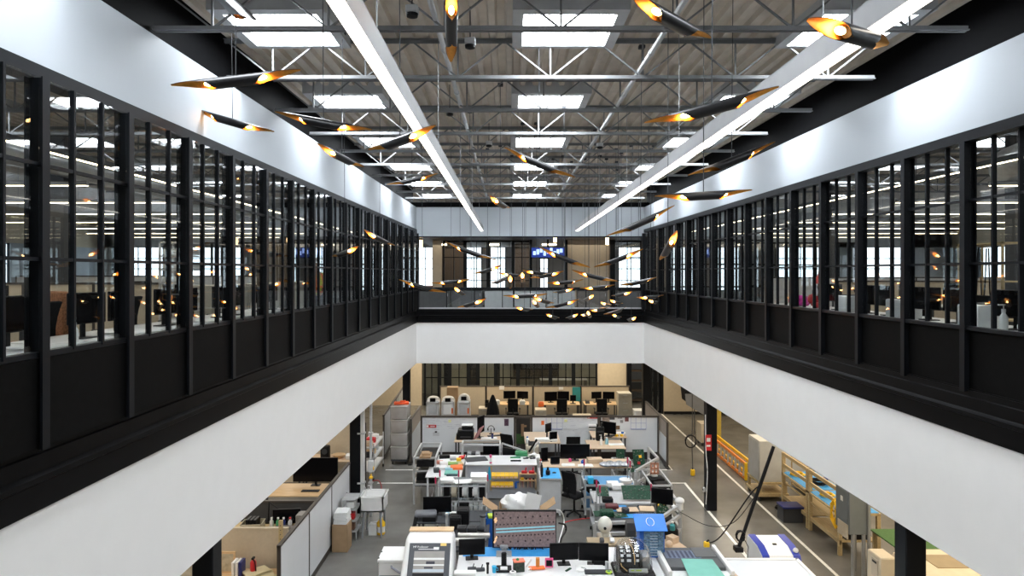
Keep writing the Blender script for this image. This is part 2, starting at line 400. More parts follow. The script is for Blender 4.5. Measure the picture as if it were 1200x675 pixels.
for ci, (x, nm) in enumerate(((-2.85, 'left'), (.74, 'middle'), (4.33, 'right'))):
    for k, y in enumerate(rows):
        skylight(x, y, 'bright square skylight, %s row over the atrium, %s back from the camera' % (nm, ORD[k]), 'skylights over the atrium')
for x, nm in ((-6.45, 'left'), (-10.05, 'far left'), (7.95, 'right'), (11.5, 'far right')):
    for k, y in enumerate(rows[:7]):
        skylight(x, y, 'bright skylight over the %s office bay, %s back from the camera' % (nm, ORD[k]), 'skylights over the offices', m=sky_office)
for x, z, nm in ((-.80, H + 2.78, 'left'), (1.78, H + 2.75, 'right')):
    mb = MB().tube([(x, Y0 + .1, z), (x, 10, z), (x, YF, z)], .032, 8)
    for k in range(12): mb.cyl((x, .5 + 2 * k, z), (x, .55 + 2 * k, z), .042, 8)
    tag(mb.build('conduit_pipe', light_grey), 'pale conduit pipe running lengthwise under the deck, %s of the two' % nm, 'pipe', 'ceiling conduit pipes')
for px, py, t in ((483, 16, 'black dome sensor under the deck beside the left linear light'), (551, 53, 'small boxed sensor hanging near the middle skylights'), (527, 133, 'small sensor on the deck right of the left linear light, second joist'), (703, 172, 'small sensor hanging beside the right conduit pipe'), (573, 170, 'small sensor under the deck left of the third middle skylight')):
    p = P(px, py, (2.75) * F / (CY - py)); r = thing('ceiling_sensor', t, 'sensor', p)
    MB().box((0, 0, .04), (.13, .13, .08), 0, .01).build('housing', light_grey, r); MB().lathe([(.02, -.05), (.06, -.035), (.065, 0)]).build('dome', black_plastic, r)
    MB().cyl((0, 0, .08), (0, 0, H + 3.25 - p.z), .008, 6).build('stem', dark_grey, r)
# ---------------------------------------------------------------- linear lights
def linear(x0, y0, x1, y1, z, label, w=.095, h=.165, m=line_m, group=None, hang=6):
    a, b = Vector((x0, y0, z)), Vector((x1, y1, z)); c = (a + b) / 2; L = (b - a).length; d = b - a
    rz = math.atan2(-d.x, d.y)
    r = thing('linear_light', label, 'light', c, rz, group)
    mb = MB().box((0, 0, h), (w, L, .012))
    for s in (-1, 1): mb.box((s * (w / 2 - .004), 0, h / 2 + .005), (.008, L, h))
    for s in (-1, 1): mb.box((0, s * (L / 2 - .004), h / 2 + .005), (w, .008, h))
    mb.build('housing', housing_grey, r)
    MB().box((0, 0, .004), (w - .016, L - .016, .012)).build('diffuser', m, r)
    for k in range(hang):
        y = -L / 2 + L * (k + .5) / hang
        MB().cyl((0, y, h), (0, y, H + 3.2 - z), .005, 6).build('cable', steel_grey, r)
linear(-.92, -1.5, -.925, 23.6, H + 1.45, 'long linear light left of the middle skylights', w=.11)
linear(2.15, -1.5, 2.36, 23.6, H + 1.45, 'long linear light over the right side of the atrium', w=.13)
for k in range(8):
    linear(-15.5, 8.6 + 2.75 * k, -7.0, 8.6 + 2.75 * k, H + 1.45, 'slim crosswise linear light in the left offices, %s from the camera' % ORD[k], .08, .07, office_line, 'crosswise lights in the left offices', 3)
    linear(8.0, 8.6 + 2.75 * k, 16.5, 8.6 + 2.75 * k, H + 1.45, 'slim crosswise linear light in the right offices, %s from the camera' % ORD[k], .08, .07, office_line, 'crosswise lights in the right offices', 3)
linear(-5.7, 2, -5.75, 27, H + 1.5, 'long linear light parallel to the left glass wall', .07, .08, office_line)
linear(7.2, 2, 7.1, 27, H + 1.6, 'long linear light parallel to the right glass wall', .07, .08, office_line)
# ---------------------------------------------------------------- pendant lamps
PL, PR = 1.05, .047
def pend_mesh(name, r, m, cap=False, inset=0):
    bm = bmesh.new(); nt, na = 44, 20; grid = []
    for i in range(nt + 1):
        t = -PL / 2 + PL * i / nt; u = max(0, (abs(t) - .15) / (PL / 2 - .15))
        if u < .28: s = u / .28; s = s * s * (3 - 2 * s); a = PI - (PI - 1.55) * s
        else: s = (u - .28) / .72; a = 1.55 - 1.33 * s ** 1.25
        rr = r * (1 - .18 * max(0, u) ** 2)
        grid.append([bm.verts.new((rr * math.sin(-a + 2 * a * j / na), t, rr * math.cos(-a + 2 * a * j / na))) for j in range(na + 1)])
    for i in range(nt):
        for j in range(na): bm.faces.new((grid[i][j], grid[i][j + 1], grid[i + 1][j + 1], grid[i + 1][j]))
    bmesh.ops.remove_doubles(bm, verts=bm.verts, dist=1e-5)
    me = bpy.data.meshes.new(name)
    for f in bm.faces: f.smooth = True
    bm.normal_update(); bm.to_mesh(me); bm.free(); me.materials.append(m); return me
lamp_black = M('lamp_black', (.012, .012, .014), .32, .2, var=0)
me_body = pend_mesh('body', PR, lamp_black); me_lin = pend_mesh('lining', PR - .004, gold)
me_bulb = [MB().sphere((0, s * .205, .006), .021, (1, 2.4, 1), 12).mesh('bulb') for s in (-1, 1)]
for me in me_bulb: me.materials.append(bulb_m)
me_sock = MB().cyl((0, -.13, .004), (0, .13, .004), .03, 12).mesh('socket'); me_sock.materials.append(black_plastic)
PEND = [  # tip A, tip B, distance (None: square on), +1 when B is the farther tip, what sets it apart
 (200,104,352,86,None,0,'largest on the left, level, over the left white wall'),
 (222,129,320,157,None,0,'sagging right, low over the left white wall below the largest lamp'),
 (321,134,435,155,None,0,'third from left, tilted down right under the left skylights'),
 (376,173,424,197,9.0,1,'short-looking, glowing left tip, against the left white wall below the third'),
 (429,180,512,150,6.5,-1,'tilted up right, glowing tip touching the left linear light'),
 (453,218,513,205,None,0,'small, tilted up right, just below the left linear light'),
 (242,-22,308,40,4.4,-1,'cut by the top edge, in front of the first left skylight'),
 (529,-14,529,72,5.2,1,'pointing lengthwise, amber mouth down, top left of middle skylights'),
 (732,-6,836,52,4.3,1,'thick, slanting down right from the top, right of the middle skylight'),
 (937,22,1058,58,3.65,1,'bronze-mouthed, crossing the right linear light near the top right'),
 (757,148,915,106,None,0,'long, tilted up right, beside the right linear light'),
 (808,208,910,169,None,0,'tilted up right against the right white wall, glowing right tip'),
 (768,233,882,226,None,0,'lying level against the right white wall'),
 (712,279,792,243,None,0,'tilted up right, crossing the top of the right glass wall'),
 (774,307,793,274,8.8,-1,'steep, glowing, in front of the right glass wall'),
 (590,175,673,210,None,0,'alone under the middle skylights, tilted down right'),
 (575,232,597,246,11.5,1,'stubby, glowing, just above the far white wall'),
 (387,303,421,290,12.0,-1,'short, tilted up right, in front of the left glass wall'),
 (428,272,461,289,12.0,1,'short, tilted down right, high before the left glass wall'),
 (467,329,522,344,None,0,'lowest at the far left corner, tilted down right'),
 (505,333,552,328,None,0,'almost level, glowing right tip, left of the far balcony'),
 (521,285,580,306,None,0,'tilted down right before the leftmost far ceiling light'),
 (533,338,545,347,15.0,1,'tiny end-on glow left of the pale balcony panels'),
 (535,362,570,351,15.5,-1,'tilted up right, low over the left end of the far curb'),
 (555,322,588,312,17.5,-1,'thin, tilted up right, before the second bright far window'),
 (575,334,597,324,17.0,1,'dark, steep, under the second bright far window'),
 (584,321,615,324,18.5,1,'dark, level, glowing left tip, beside the end-on lamps'),
 (598,324,598,340,15.5,1,'small, hanging end-on, left of the round end-on glow'),
 (612,321,613,333,14.5,1,'end-on, large round glow at the middle of the cluster'),
 (612,318,648,322,17.5,1,'level, glowing left tip, right of the round glow'),
 (622,327,660,319,17.0,-1,'tilted up right below the blue screen, glowing right tip'),
 (631,291,691,315,None,0,'big, tilted down right, crossing the blue screen'),
 (640,333,685,329,16.5,0,'dark, level, above the rightmost pale panel'),
 (590,348,642,346,15.5,0,'long thin level silhouette across the pale panels'),
 (624,349,650,357,15.8,1,'tilted down right, on the middle pale panel'),
 (625,353,632,361,14.5,1,'bright end-on, lowest on the middle pale panel'),
 (604,361,625,364,18.5,0,'small with two glowing mouths, at the base of the pale panels'),
 (648,344,672,339,18.5,-1,'small, up right, at the top of the rightmost pale panel'),
 (640,362,678,352,17.5,-1,'rising right over the base of the rightmost pale panel'),
 (640,369,656,374,19.0,1,'left of two forming a shallow V on the black far curb'),
 (663,374,677,369,19.5,-1,'right of two forming a shallow V on the black far curb'),
 (670,318,724,331,None,0,'tilted down right across the beige far wall, glowing left tip'),
 (698,314,752,294,13.3,-1,'tilted up right before the bluish far door'),
 (725,336,772,326,15.5,0,'dark, slender, rising right to the right glass wall'),
 (679,339,722,335,17.0,0,'level, below the beige far wall, glowing right of centre'),
 (717,348,740,343,18.0,-1,'small, up right, below the bluish far door'),
 (684,353,695,347,15.5,-1,'tiny, glowing, alone on the brown balcony panel'),
 (704,355,717,359,19.0,1,'tiny, tilted down right, right of the brown panel glow'),
 (714,352,731,357,19.5,1,'tiny dark, beside the dark balcony gate'),
 (745,350,780,347,17.5,0,'level, last before the right corner of the balcony'),
 (760,353,772,355,17.0,1,'tiny glow under the level lamp at the right corner'),
 (690,365,716,361,18.5,0,'low, nearly level, over the right part of the far curb'),
 (707,370,736,361,17.5,0,'dark, rising right, low over the right part of the curb'),
 (681,370,690,368,19.0,1,'tiny level glow on the curb below the brown panel'),
 (689,366,692,373,17.5,1,'tiny upright glow on the curb below the brown panel'),
 (717,369,729,373,21.0,1,'tiny, down right, on the right part of the black curb'),
 (735,376,745,373,17.0,-1,'lowest, tiny glow at the right end of the black curb'),
]
for (x1, y1, x2, y2, Y, sg, txt) in PEND:
    pxl = math.hypot(x2 - x1, y2 - y1)
    Ymax = PL * F / pxl
    if Y is None or Y > Ymax: Y = Ymax
    c = (pxl * Y / F); dy = math.sqrt(max(0, PL * PL - c * c)) * (sg if sg else 0)
    if not sg and Y < Ymax * .97: dy = math.sqrt(max(0, PL * PL - c * c))
    A = P(x1, y1, Y - dy / 2); B = P(x2, y2, Y + dy / 2)
    mid = (A + B) / 2; ax = (B - A).normalized()
    op = Vector((0, -.42, -1)) if mid.z > H + .35 else Vector((0, -.8, -1))
    if (y1 + y2) / 2 < 60 and abs(ax.y) > .5: op = Vector((-.15 if mid.x > 1.5 else .1, 0, -1))
    if 'bronze' in txt or 'short-looking' in txt: op = Vector((-.2, -1, -.6))
    up = -(op - ax * op.dot(ax)).normalized()
    rot = Matrix((ax.cross(up), ax, up)).transposed().to_quaternion()
    r = thing('pendant_lamp', 'black tube pendant lamp, ' + txt, 'pendant lamp', mid, 0, 'tube pendant lamps of the atrium')
    parts = [('body', me_body), ('lining', me_lin), ('socket', me_sock)]
    if y1 <= y2 or 'level' in txt or 'beside the right linear' in txt: parts.append(('bulb', me_bulb[0]))
    if y2 < y1 or 'level' in txt or 'over the left white wall' in txt or 'third from left' in txt: parts.append(('bulb', me_bulb[1]))
    for nm, me in parts:
        o = bpy.data.objects.new(nm, me); COL.objects.link(o); o.parent = r
        o.rotation_mode = 'QUATERNION'; o.rotation_quaternion = rot
    MB().cyl(up * (PR * .8), (0, 0, H + 3.16 - mid.z), .0045, 6).build('cable', dark_grey, r)
    MB().box((0, 0, H + 3.17 - mid.z), (.09, .09, .05), 0, .008).build('canopy', dark_grey, r)
# ================================================================ BUILDERS OF FURNITURE AND EQUIPMENT
def monitor(label, loc, rz=0, w=.58, h=.34, lift=.14, group=None, tilt=0, stand=True):
    r = thing('monitor', label, 'monitor', loc, rz, group); c = lift + h / 2
    rot = Matrix.Rotation(tilt, 3, 'X')
    o = MB().box((0, 0, 0), (w, .035, h), 0, .006).box((0, .025, -.02), (w * .5, .03, h * .5)).build('housing', black_plastic, r, (0, 0, c)); o.rotation_euler.x = tilt
    o2 = MB().box((0, -.0185, 0), (w - .02, .002, h - .025)).build('screen', screen, o)
    if stand:
        MB().box((0, .05, lift * .5 + .06), (.06, .025, lift + .12)).build('neck', black_plastic, r)
        MB().box((0, .04, .008), (.24, .18, .016), 0, .006).build('base', black_plastic, r)
    return r
def desk(label, loc, rz=0, w=1.6, d=.75, h=.75, top=None, leg=None, name='desk', cat='desk', group=None, apron=False):
    r = thing(name, label, cat, loc, rz, group); top = top or pale_wood; leg = leg or dark_grey
    MB().box((0, 0, h - .015), (w, d, .03), 0, .005).build('top', top, r)
    for sx in (-1, 1):
        for sy in (-1, 1):
            MB().box((sx * (w / 2 - .06), sy * (d / 2 - .06), (h - .03) / 2), (.05, .05, h - .03)).build('leg', leg, r)
    mb = MB()
    for sx in (-1, 1): mb.box((sx * (w / 2 - .06), 0, .12), (.04, d - .12, .04))
    mb.box((0, d / 2 - .06, h - .10), (w - .12, .03, .07))
    mb.build('crossbar', leg, r)
    return r
def chair(label, loc, rz=0, group=None, m=None, hi=.46):
    r = thing('office_chair', label, 'chair', loc, rz, group); m = m or black_fabric
    MB().box((0, 0, hi), (.50, .48, .08), 0, .03, seg=2).build('seat', m, r)
    mb = MB(); n = 6; pr = []
    for k in range(n + 1):
        z = hi + .10 + .56 * k / n; y = .22 + .06 * (k / n) - .05 * math.sin(PI * k / n); pr.append((y, z))
    for (ya, za), (yb, zb) in zip(pr, pr[1:]): mb.bar((0, ya, za), (0, yb + .001, zb), .44 - .06 * abs(za - hi - .38), .035)
    mb.build('backrest', m, r)
    MB().tube([(0, .16, hi - .03), (0, .27, hi), (0, .30, hi + .25)], .022, 6).build('back_stem', black_plastic, r)
    for s in (-1, 1): MB().tube([(s * .2, .05, hi - .03), (s * .29, .05, hi), (s * .29, .05, hi + .2)], .016, 6).box((s * .29, 0, hi + .215), (.07, .24, .03), 0, .01).build('armrest', black_plastic, r)
    MB().cyl((0, 0, .10), (0, 0, hi - .04), .028, 10).build('column', black_plastic, r)
    mb = MB()
    for k in range(5):
        a = 2 * PI * k / 5 + .3; mb.bar((0, 0, .11), (.29 * math.cos(a), .29 * math.sin(a), .07), .045, .03)
    mb.build('base', black_plastic, r)
    for k in range(5):
        a = 2 * PI * k / 5 + .3; p = Vector((.29 * math.cos(a), .29 * math.sin(a), .03)); MB().cyl(p + Vector((-.02, 0, 0)), p + Vector((.02, 0, 0)), .03, 10).build('caster', black_plastic, r)
    return r
def bottle(label, loc, h=.2, r=.035, m=None, cap=None, group=None, pump=False):
    t = thing('bottle', label, 'bottle', loc, 0, group)
    MB().lathe([(r * .9, 0), (r, h * .05), (r, h * .6), (r * .45, h * .78), (r * .4, h * .85)]).build('body', m or white_p, t)
    mb = MB().cyl((0, 0, h * .85), (0, 0, h), r * .5, 10)
    if pump: mb.cyl((0, 0, h), (0, 0, h * 1.2), r * .15, 6).box((-r * .5, 0, h * 1.2), (r * 1.6, r * .5, r * .3))
    mb.build('cap', cap or white_p, t); return t
def carton(label, loc, d=(.4, .3, .3), rz=0, m=None, name='carton', cat='box', group=None, flaps=False):
    r = thing(name, label, cat, loc, rz, group); m = m or cardboard; w, l, h = d
    mb = MB(); t = .008
    for s in (-1, 1): mb.box((s * (w / 2 - t / 2), 0, h / 2), (t, l, h)).box((0, s * (l / 2 - t / 2), h / 2), (w, t, h))
    mb.box((0, 0, t / 2), (w, l, t)); mb.build('body', m, r)
    for s in (-1, 1):
        if flaps:
            MB().box((s * .5 * w * .45, 0, 0), (w * .45, l, t), rot=Matrix.Rotation(-s * .6, 3, 'Y')).build('flap', m, r, (s * w / 2, 0, h))
        else: MB().box((0, s * l / 4, 0), (w, l / 2 - .004, t)).build('flap', m, r, (0, 0, h))
    return r
def one(mb, name, mats, label, cat, loc=(0, 0, 0), rz=0, group=None, kind=None):
    return tag(mb.build(name, mats, None, loc, rz), label, cat, group, kind)
def papers(label, loc, w=.3, d=.22, n=6, rz=0, m=None, h=.004, name='paper_stack', group=None, cat='papers'):
    rnd = random.Random(hash((round(loc[0], 2), round(loc[1], 2)))); mb = MB()
    for k in range(n): mb.box((rnd.uniform(-.02, .02), rnd.uniform(-.02, .02), h * (k + .5)), (w, d, h * .9), rnd.uniform(-.12, .12))
    return one(mb, name, m or paper, label, cat, loc, rz, group)
def bin_box(label, loc, d=(.4, .3, .2), rz=0, m=None, name='storage_bin', group=None, cat='bin'):
    r = thing(name, label, cat, loc, rz, group); w, l, h = d; mb = MB(); t = .01
    for s in (-1, 1):
        mb.box((s * (w / 2 - t / 2), 0, h / 2), (t, l, h)).box((0, s * (l / 2 - t / 2), h / 2), (w, t, h))
    mb.box((0, 0, t / 2), (w, l, t)); mb.build('body', m or blue_p, r)
    mb = MB()
    for s in (-1, 1): mb.box((s * w / 2, 0, h - .01), (.02, l + .02, .02)).box((0, s * l / 2, h - .01), (w + .02, .02, .02))
    mb.build('rim', m or blue_p, r); return r
def cable(label, pts, r=.01, m=None, name='cable', group=None, n=6, smooth=6):
    pts = [Vector(p) for p in pts]; out = []
    P_ = [pts[0]] + pts + [pts[-1]]
    for i in range(1, len(P_) - 2):
        for k in range(smooth):
            t = k / smooth; a, b, c, d = P_[i - 1], P_[i], P_[i + 1], P_[i + 2]
            out.append(.5 * ((2 * b) + (c - a) * t + (2 * a - 5 * b + 4 * c - d) * t * t + (3 * b - a - 3 * c + d) * t ** 3))
    out.append(pts[-1])
    return one(MB().tube(out, r, n), name, m or black_plastic, label, 'cable', group=group)
def keyboard(label, loc, rz=0, m=None):
    r = thing('keyboard', label, 'keyboard', loc, rz); MB().box((0, 0, .01), (.44, .14, .018), 0, .004).build('body', m or black_plastic, r)
    mb = MB()
    for i in range(14):
        for j in range(5): mb.box((-.2 + i * .031, -.055 + j * .027, .021), (.025, .021, .006))
    mb.build('key_field', dark_grey, r); return r
def phone(label, loc, rz=0):
    r = thing('desk_phone', label, 'phone', loc, rz)
    MB().box((0, 0, .05), (.19, .2, .03), 0, .008, rot=Matrix.Rotation(.5, 3, 'X')).box((0, .07, .04), (.12, .04, .08)).build('body', black_plastic, r)
    MB().tube([(-.07, -.09, .045), (-.07, -.08, .07), (-.07, .06, .13), (-.07, .08, .11)], .018, 8).build('handset', black_plastic, r); return r
def person(label, loc, rz, shirt, legs, hat=None, arms=None):
    r = thing('person', label, 'person', loc, rz)
    V = [(0, 0, .93), (0, 0, 1.10), (0, .01, 1.28), (0, .01, 1.42), (0, 0, 1.50), (0, -.015, 1.58), (0, -.015, 1.70)]
    R = [.13, .125, .145, .12, .055, .075, .085]; E = [(i, i + 1) for i in range(6)]
    def chain(start, pts, rad):
        last = start
        for p, q in zip(pts, rad): V.append(p); R.append(q); E.append((last, len(V) - 1)); last = len(V) - 1
        return last
    for s in (-1, 1):
        chain(0, [(s * .10, 0, .86), (s * .11, -.01, .48), (s * .11, .03, .09), (s * .12, -.10, .035)], [.095, .06, .042, .035])
        e = chain(3, [(s * .19, .01, 1.40), (s * .235, .03, 1.12), (s * .21, -.14, .93)], [.06, .043, .032])
        w = V[e]
        pal = chain(e, [(w[0], w[1] - .05, w[2] - .03)], [.03])
        for f in range(4): chain(pal, [(w[0] + (-.027 + .018 * f), w[1] - .10, w[2] - .06), (w[0] + (-.027 + .018 * f), w[1] - .12, w[2] - .095)], [.010, .009])
        chain(pal, [(w[0] - s * .045, w[1] - .06, w[2] - .03)], [.011])
    def skin(verts, edges, rads, name, m, root=0, sub=2):
        me = bpy.data.meshes.new(name); me.from_pydata(verts, edges, []); o = bpy.data.objects.new(name, me); COL.objects.link(o); o.parent = r
        md = o.modifiers.new('skin', 'SKIN'); md.use_smooth_shade = True
        for v, q in zip(me.skin_vertices[0].data, rads): v.radius = (q, q)
        me.skin_vertices[0].data[root].use_root = True
        o.modifiers.new('sub', 'SUBSURF').levels = sub; o.modifiers['sub'].render_levels = sub; me.materials.append(m); return o
    skin(V, E, R, 'body', skin_m)
    T = [(0, 0, .90), (0, 0, 1.10), (0, .01, 1.28), (0, .01, 1.43)]; TE = [(0, 1), (1, 2), (2, 3)]; TR = [.155, .145, .165, .13]
    for s in (-1, 1):
        T += [(s * .19, .01, 1.41), (s * .235, .03, 1.16)]; k = len(T) - 2; TE += [(3, k), (k, k + 1)]; TR += [.075, .062]
    skin(T, TE, TR, 'shirt', shirt)
    L = [(0, 0, .95), (-.10, 0, .86), (-.11, -.01, .48), (-.11, .03, .10), (.10, 0, .86), (.11, -.01, .48), (.11, .03, .10)]
    skin(L, [(0, 1), (1, 2), (2, 3), (0, 4), (4, 5), (5, 6)], [.15, .115, .078, .062, .115, .078, .062], 'trousers', legs)
    for s in (-1, 1): MB().sphere((s * .12, -.06, .05), .05, (1, 2.3, .95)).build('shoe', black_plastic, r)
    mb = MB().sphere((0, -.11, 1.635), .016, (1, 1, 1.5)).sphere((-.085, -.01, 1.64), .02, (.5, 1, 1.5)).sphere((.085, -.01, 1.64), .02, (.5, 1, 1.5))
    mb.build('nose_and_ears', skin_m, r)
    mb = MB()
    for s in (-1, 1): mb.sphere((s * .033, -.096, 1.66), .009)
    mb.box((0, -.098, 1.598), (.045, .01, .006)); mb.build('eyes_and_mouth', M('dark_brown', (.05, .02, .015), .5), r)
    if hat is not None: MB().lathe([(.125, 1.70), (.102, 1.705), (.10, 1.74), (.085, 1.78), (.05, 1.805), (.01, 1.812)]).build('hard_hat', hat, r)
    return r

# ================================================================ UPPER FLOOR, FAR SIDE
ZF = Z_FLOOR
soffit = M('soffit_brown', (.16, .14, .12), .55, .2, var=.1)
sbox('ceiling_far', soffit, [(((XL(YF) + XR(YF)) / 2 + .0, 31.4, H + 1.46), (9.6, 11, .12))])
for px, w, t in ((517.5, .52, 'leftmost of three'), (577.5, .62, 'middle of three'), (643.5, .70, 'rightmost of three')):
    p = P(px, 286.6, 32.6); r = thing('ceiling_light', 'small linear ceiling light over the far balcony lobby, ' + t, 'light', (p.x, p.y, H + 1.40), 0, 'lobby ceiling lights')
    MB().box((0, 0, -.035), (w, .12, .07)).build('housing', light_grey, r); MB().box((0, 0, -.075), (w - .02, .1, .012)).box((0, -.062, -.04), (w - .02, .004, .06)).build('diffuser', office_line, r)
for px, py, t in ((493.5, 285, 'by the left corner of the lobby'), (650.5, 279, 'above the blue screen'), (711.5, 282, 'on the right of the lobby')):
    p = P(px, py, 26.6); r = thing('hanging_lantern', 'small glowing cylinder lantern ' + t, 'lamp', p, 0, 'lobby lanterns')
    MB().cyl((0, 0, -.16), (0, 0, .14), .06, 14).build('shade', sconce_m, r); MB().cyl((0, 0, .14), (0, 0, H + 1.40 - p.z), .012, 8).cyl((0, 0, .12), (0, 0, .16), .065, 14).build('cap', black_plastic, r)
# glass guard along the balcony
gr = thing('glass_railing', 'glass balcony railing with black top rail over the far white fascia', 'railing', ((XL(YF) + XR(YF)) / 2, YF + .1, 0)); hw = (XR(YF) - XL(YF)) / 2 - .08
MB().box((0, 0, H - .59), (2 * hw, .08, .10), 0, .01).build('top_rail', black_steel, gr)
MB().box((0, 0, H - 1.33), (2 * hw, .06, .05)).build('bottom_rail', alu, gr)
for k in range(9): MB().box((-hw + k * hw / 4, 0, H - .96), (.035, .05, .72)).build('post', black_steel, gr)
for k in range(8): MB().box((-hw + (k + .5) * hw / 4, 0, H - .97), (hw / 4 - .05, .012, .68)).build('pane', clear_glass, gr)
grey_a = M('cabinet_dark_grey', (.10, .10, .105), .6); grey_b = M('cabinet_pale_grey', (.46, .47, .48), .6); grey_c = M('cabinet_taupe', (.16, .14, .125), .6)
for x0, x1, m, t in ((490, 527, grey_a, 'dark grey low cabinet, leftmost behind the glass railing'), (528.5, 565, grey_a, 'dark grey low cabinet beside the pale ones'), (568, 601, grey_b, 'pale grey low cabinet, leftmost of three'), (603, 639, grey_b, 'pale grey low cabinet, middle of three'), (641, 674, grey_b, 'pale grey low cabinet, rightmost of three'), (677, 712, grey_c, 'taupe low cabinet behind the glass railing'), (725, 752, grey_a, 'dark low cabinet below the bluish far door')):
    a, b = P(x0, 341, 26.6), P(x1, 341, 26.6); w = b.x - a.x
    r = thing('low_cabinet', t, 'cabinet', ((a.x + b.x) / 2, 26.85, ZF), 0, 'low cabinets behind the railing')
    MB().box((0, 0, .38), (w, .45, .76), 0, .01).build('body', m, r); MB().box((0, -.232, .40), (w - .06, .014, .66), 0, .004).build('door', m, r); MB().box((w / 2 - .08, -.245, .6), (.015, .015, .12)).build('handle', alu, r)
    MB().box((0, 0, .785), (w + .02, .5, .04)).build('top', black_plastic, r)
# glazed partitions, piers and screen in the lobby
def frame_win(idx, x0, x1, Y, z0, z1, cols, rows, t=.06, glass=None):
    a, b = (x0 - CX) * Y / F, (x1 - CX) * Y / F; w = struct('window_%d' % idx, ((a + b) / 2, Y, (z0 + z1) / 2)); hw, hh = (b - a) / 2, (z1 - z0) / 2
    mb = MB()
    for s in (-1, 1): mb.box((s * (hw - t / 2), 0, 0), (t, .1, 2 * hh)).box((0, 0, s * (hh - t / 2)), (2 * hw, .1, t))
    mb.build('window_frame', black_steel, w); mb = MB()
    for k in range(1, cols): mb.box((-hw + 2 * hw * k / cols, 0, 0), (t * .5, .07, 2 * hh))
    for z in rows: mb.box((0, 0, z), (2 * hw, .07, t * .5))
    mb.build('muntin', black_steel, w); MB().box((0, 0, 0), (2 * hw - .02, .01, 2 * hh - .02)).build('pane', glass or clear_glass, w)
for i, (x0, x1) in enumerate(((519, 545), (545, 572), (572, 601), (601, 622), (718, 752))): frame_win(110 + i, x0, x1, 29.5, ZF, H + 1.40, 2, (.7, -.3), .07)
sbox('wall_pier_far', beige_wall, [(P(512.5, 320, 29.2) + Vector((0, 0, .0)), (.36, .3, 2.85))])
sbox('wall_lobby', beige_wall, [((P(690, 320, 29)).__add__(Vector((0, .1, 0))), (1.92, .2, 2.84))])
sbox('trim_40', black_steel, [(P(717.5, 320, 28.9), (.2, .26, 2.84)), (P(663, 320, 28.9), (.13, .26, 2.84)), (P(622, 320, 28.9), (.10, .26, 2.84))])
sbox('wall_core', M('core_wall', (.12, .085, .06), .6), [(P(531, 318, 33.5), (1.15, .2, 2.8)), (P(612, 318, 33.5), (.7, .2, 2.8))])
r = thing('wall_screen', 'wide blue video screen hanging in the far lobby', 'screen', P(642, 296, 28.4)); MB().box((0, 0, 0), (1.42, .06, .46), 0, .01).build('housing', black_plastic, r)
MB().box((0, -.032, 0), (1.36, .004, .40)).build('picture', tv_blue, r); mb = MB()
for k in range(9): mb.box((-.56 + .14 * k, -.035, -.02 + .05 * (k % 3)), (.11, .002, .16 + .06 * (k % 2)))
mb.build('bright_bars', M('screen_bars', (.1, .2, .5), .3, emis=(.35, .5, 1), es=1.2, var=0), r)
MB().box((0, .03, .45), (.08, .05, .5)).build('mount', black_plastic, r)
r = thing('sofa', 'rust red sofa at the left end of the far lobby', 'sofa', (P(500, 350, 31).x, 31, ZF), 0); MB().box((0, 0, .22), (1.0, .75, .44), 0, .05, seg=2).build('seat', rust, r); MB().box((0, .32, .62), (1.0, .16, .5), 0, .05, seg=2).build('backrest', rust, r)
for s in (-1, 1): MB().box((s * .5, 0, .4), (.14, .75, .5), 0, .05, seg=2).build('armrest', rust, r)

# ================================================================ UPPER OFFICES BEHIND THE GLASS
white_top = M('white_laminate', (.70, .70, .70), .35, var=.02)
def bench_run(side, x, y0, n, pitch):
    for k in range(n):
        y = y0 + pitch * k; wh = 'the %s glass wall, %s from the camera' % (side, ORD[k])
        desk('white desk along ' + wh, (x, y, ZF), PI / 2, pitch - .06, .75, .74, white_top, group='desks along the %s glass' % side)
        rz = -PI / 2 if side == 'left' else PI / 2
        s = -1 if side == 'left' else 1
        for j, dy in ((0, -.32), (1, .32)):
            monitor('%s black monitor on desk by %s' % ('near' if j == 0 else 'far', wh), (x - s * .16, y + dy, ZF + .74), rz + PI + (.1 if j else -.1) * 1, .56, .34, .16, 'monitors along the %s glass' % side)
        chair('black office chair at desk by ' + wh, (x + s * .75, y, ZF), rz, group='chairs along the %s glass' % side)
bench_run('left', -4.75, 6.0, 5, 1.75)
bench_run('right', 6.45, 8.2, 4, 1.75)
# left office: storage, partitions, cabinets
on_l = ZF + .74
bottle('white pump bottle on first desk behind the left glass', (-4.48, 7.05, on_l), .2, .035, white_p, pump=True)
for k, (y, t) in enumerate(((6.3, 'nearest'), (7.9, 'middle'), (9.6, 'farthest'))): papers('loose white papers on desk behind the left glass, %s stack' % t, (-4.56, y, on_l), .3, .22, 8, group='papers behind the left glass')
r = thing('lounge_chair', 'rust brown woven lounge chair behind the second left window', 'chair', (-6.6, 9.4, ZF), -.6)
MB().box((0, 0, .42), (.75, .7, .16), 0, .05, seg=2).build('seat', M('woven_brown', (.30, .13, .06), .85, var=.5, scale=50), r); MB().box((0, .32, .82), (.75, .14, .75), 0, .06, seg=2).build('backrest', MATS['woven_brown'], r)
for sx in (-1, 1):
    for sy in (-1, 1): MB().cyl((sx * .3, sy * .28, 0), (sx * .3, sy * .28, .36), .02, 8).build('leg', black_plastic, r)
def shelf_tower(label, loc, rz, w, d, h, n, m, items=None, name='shelf_tower'):
    r = thing(name, label, 'shelf', loc, rz); mb = MB()
    for sx in (-1, 1):
        for sy in (-1, 1): mb.box((sx * (w / 2 - .015), sy * (d / 2 - .015), h / 2), (.03, .03, h))
    mb.build('frame', m, r)
    for k in range(n): MB().box((0, 0, .08 + (h - .1) * k / (n - 1)), (w, d, .025)).build('shelf', m, r)
    return r
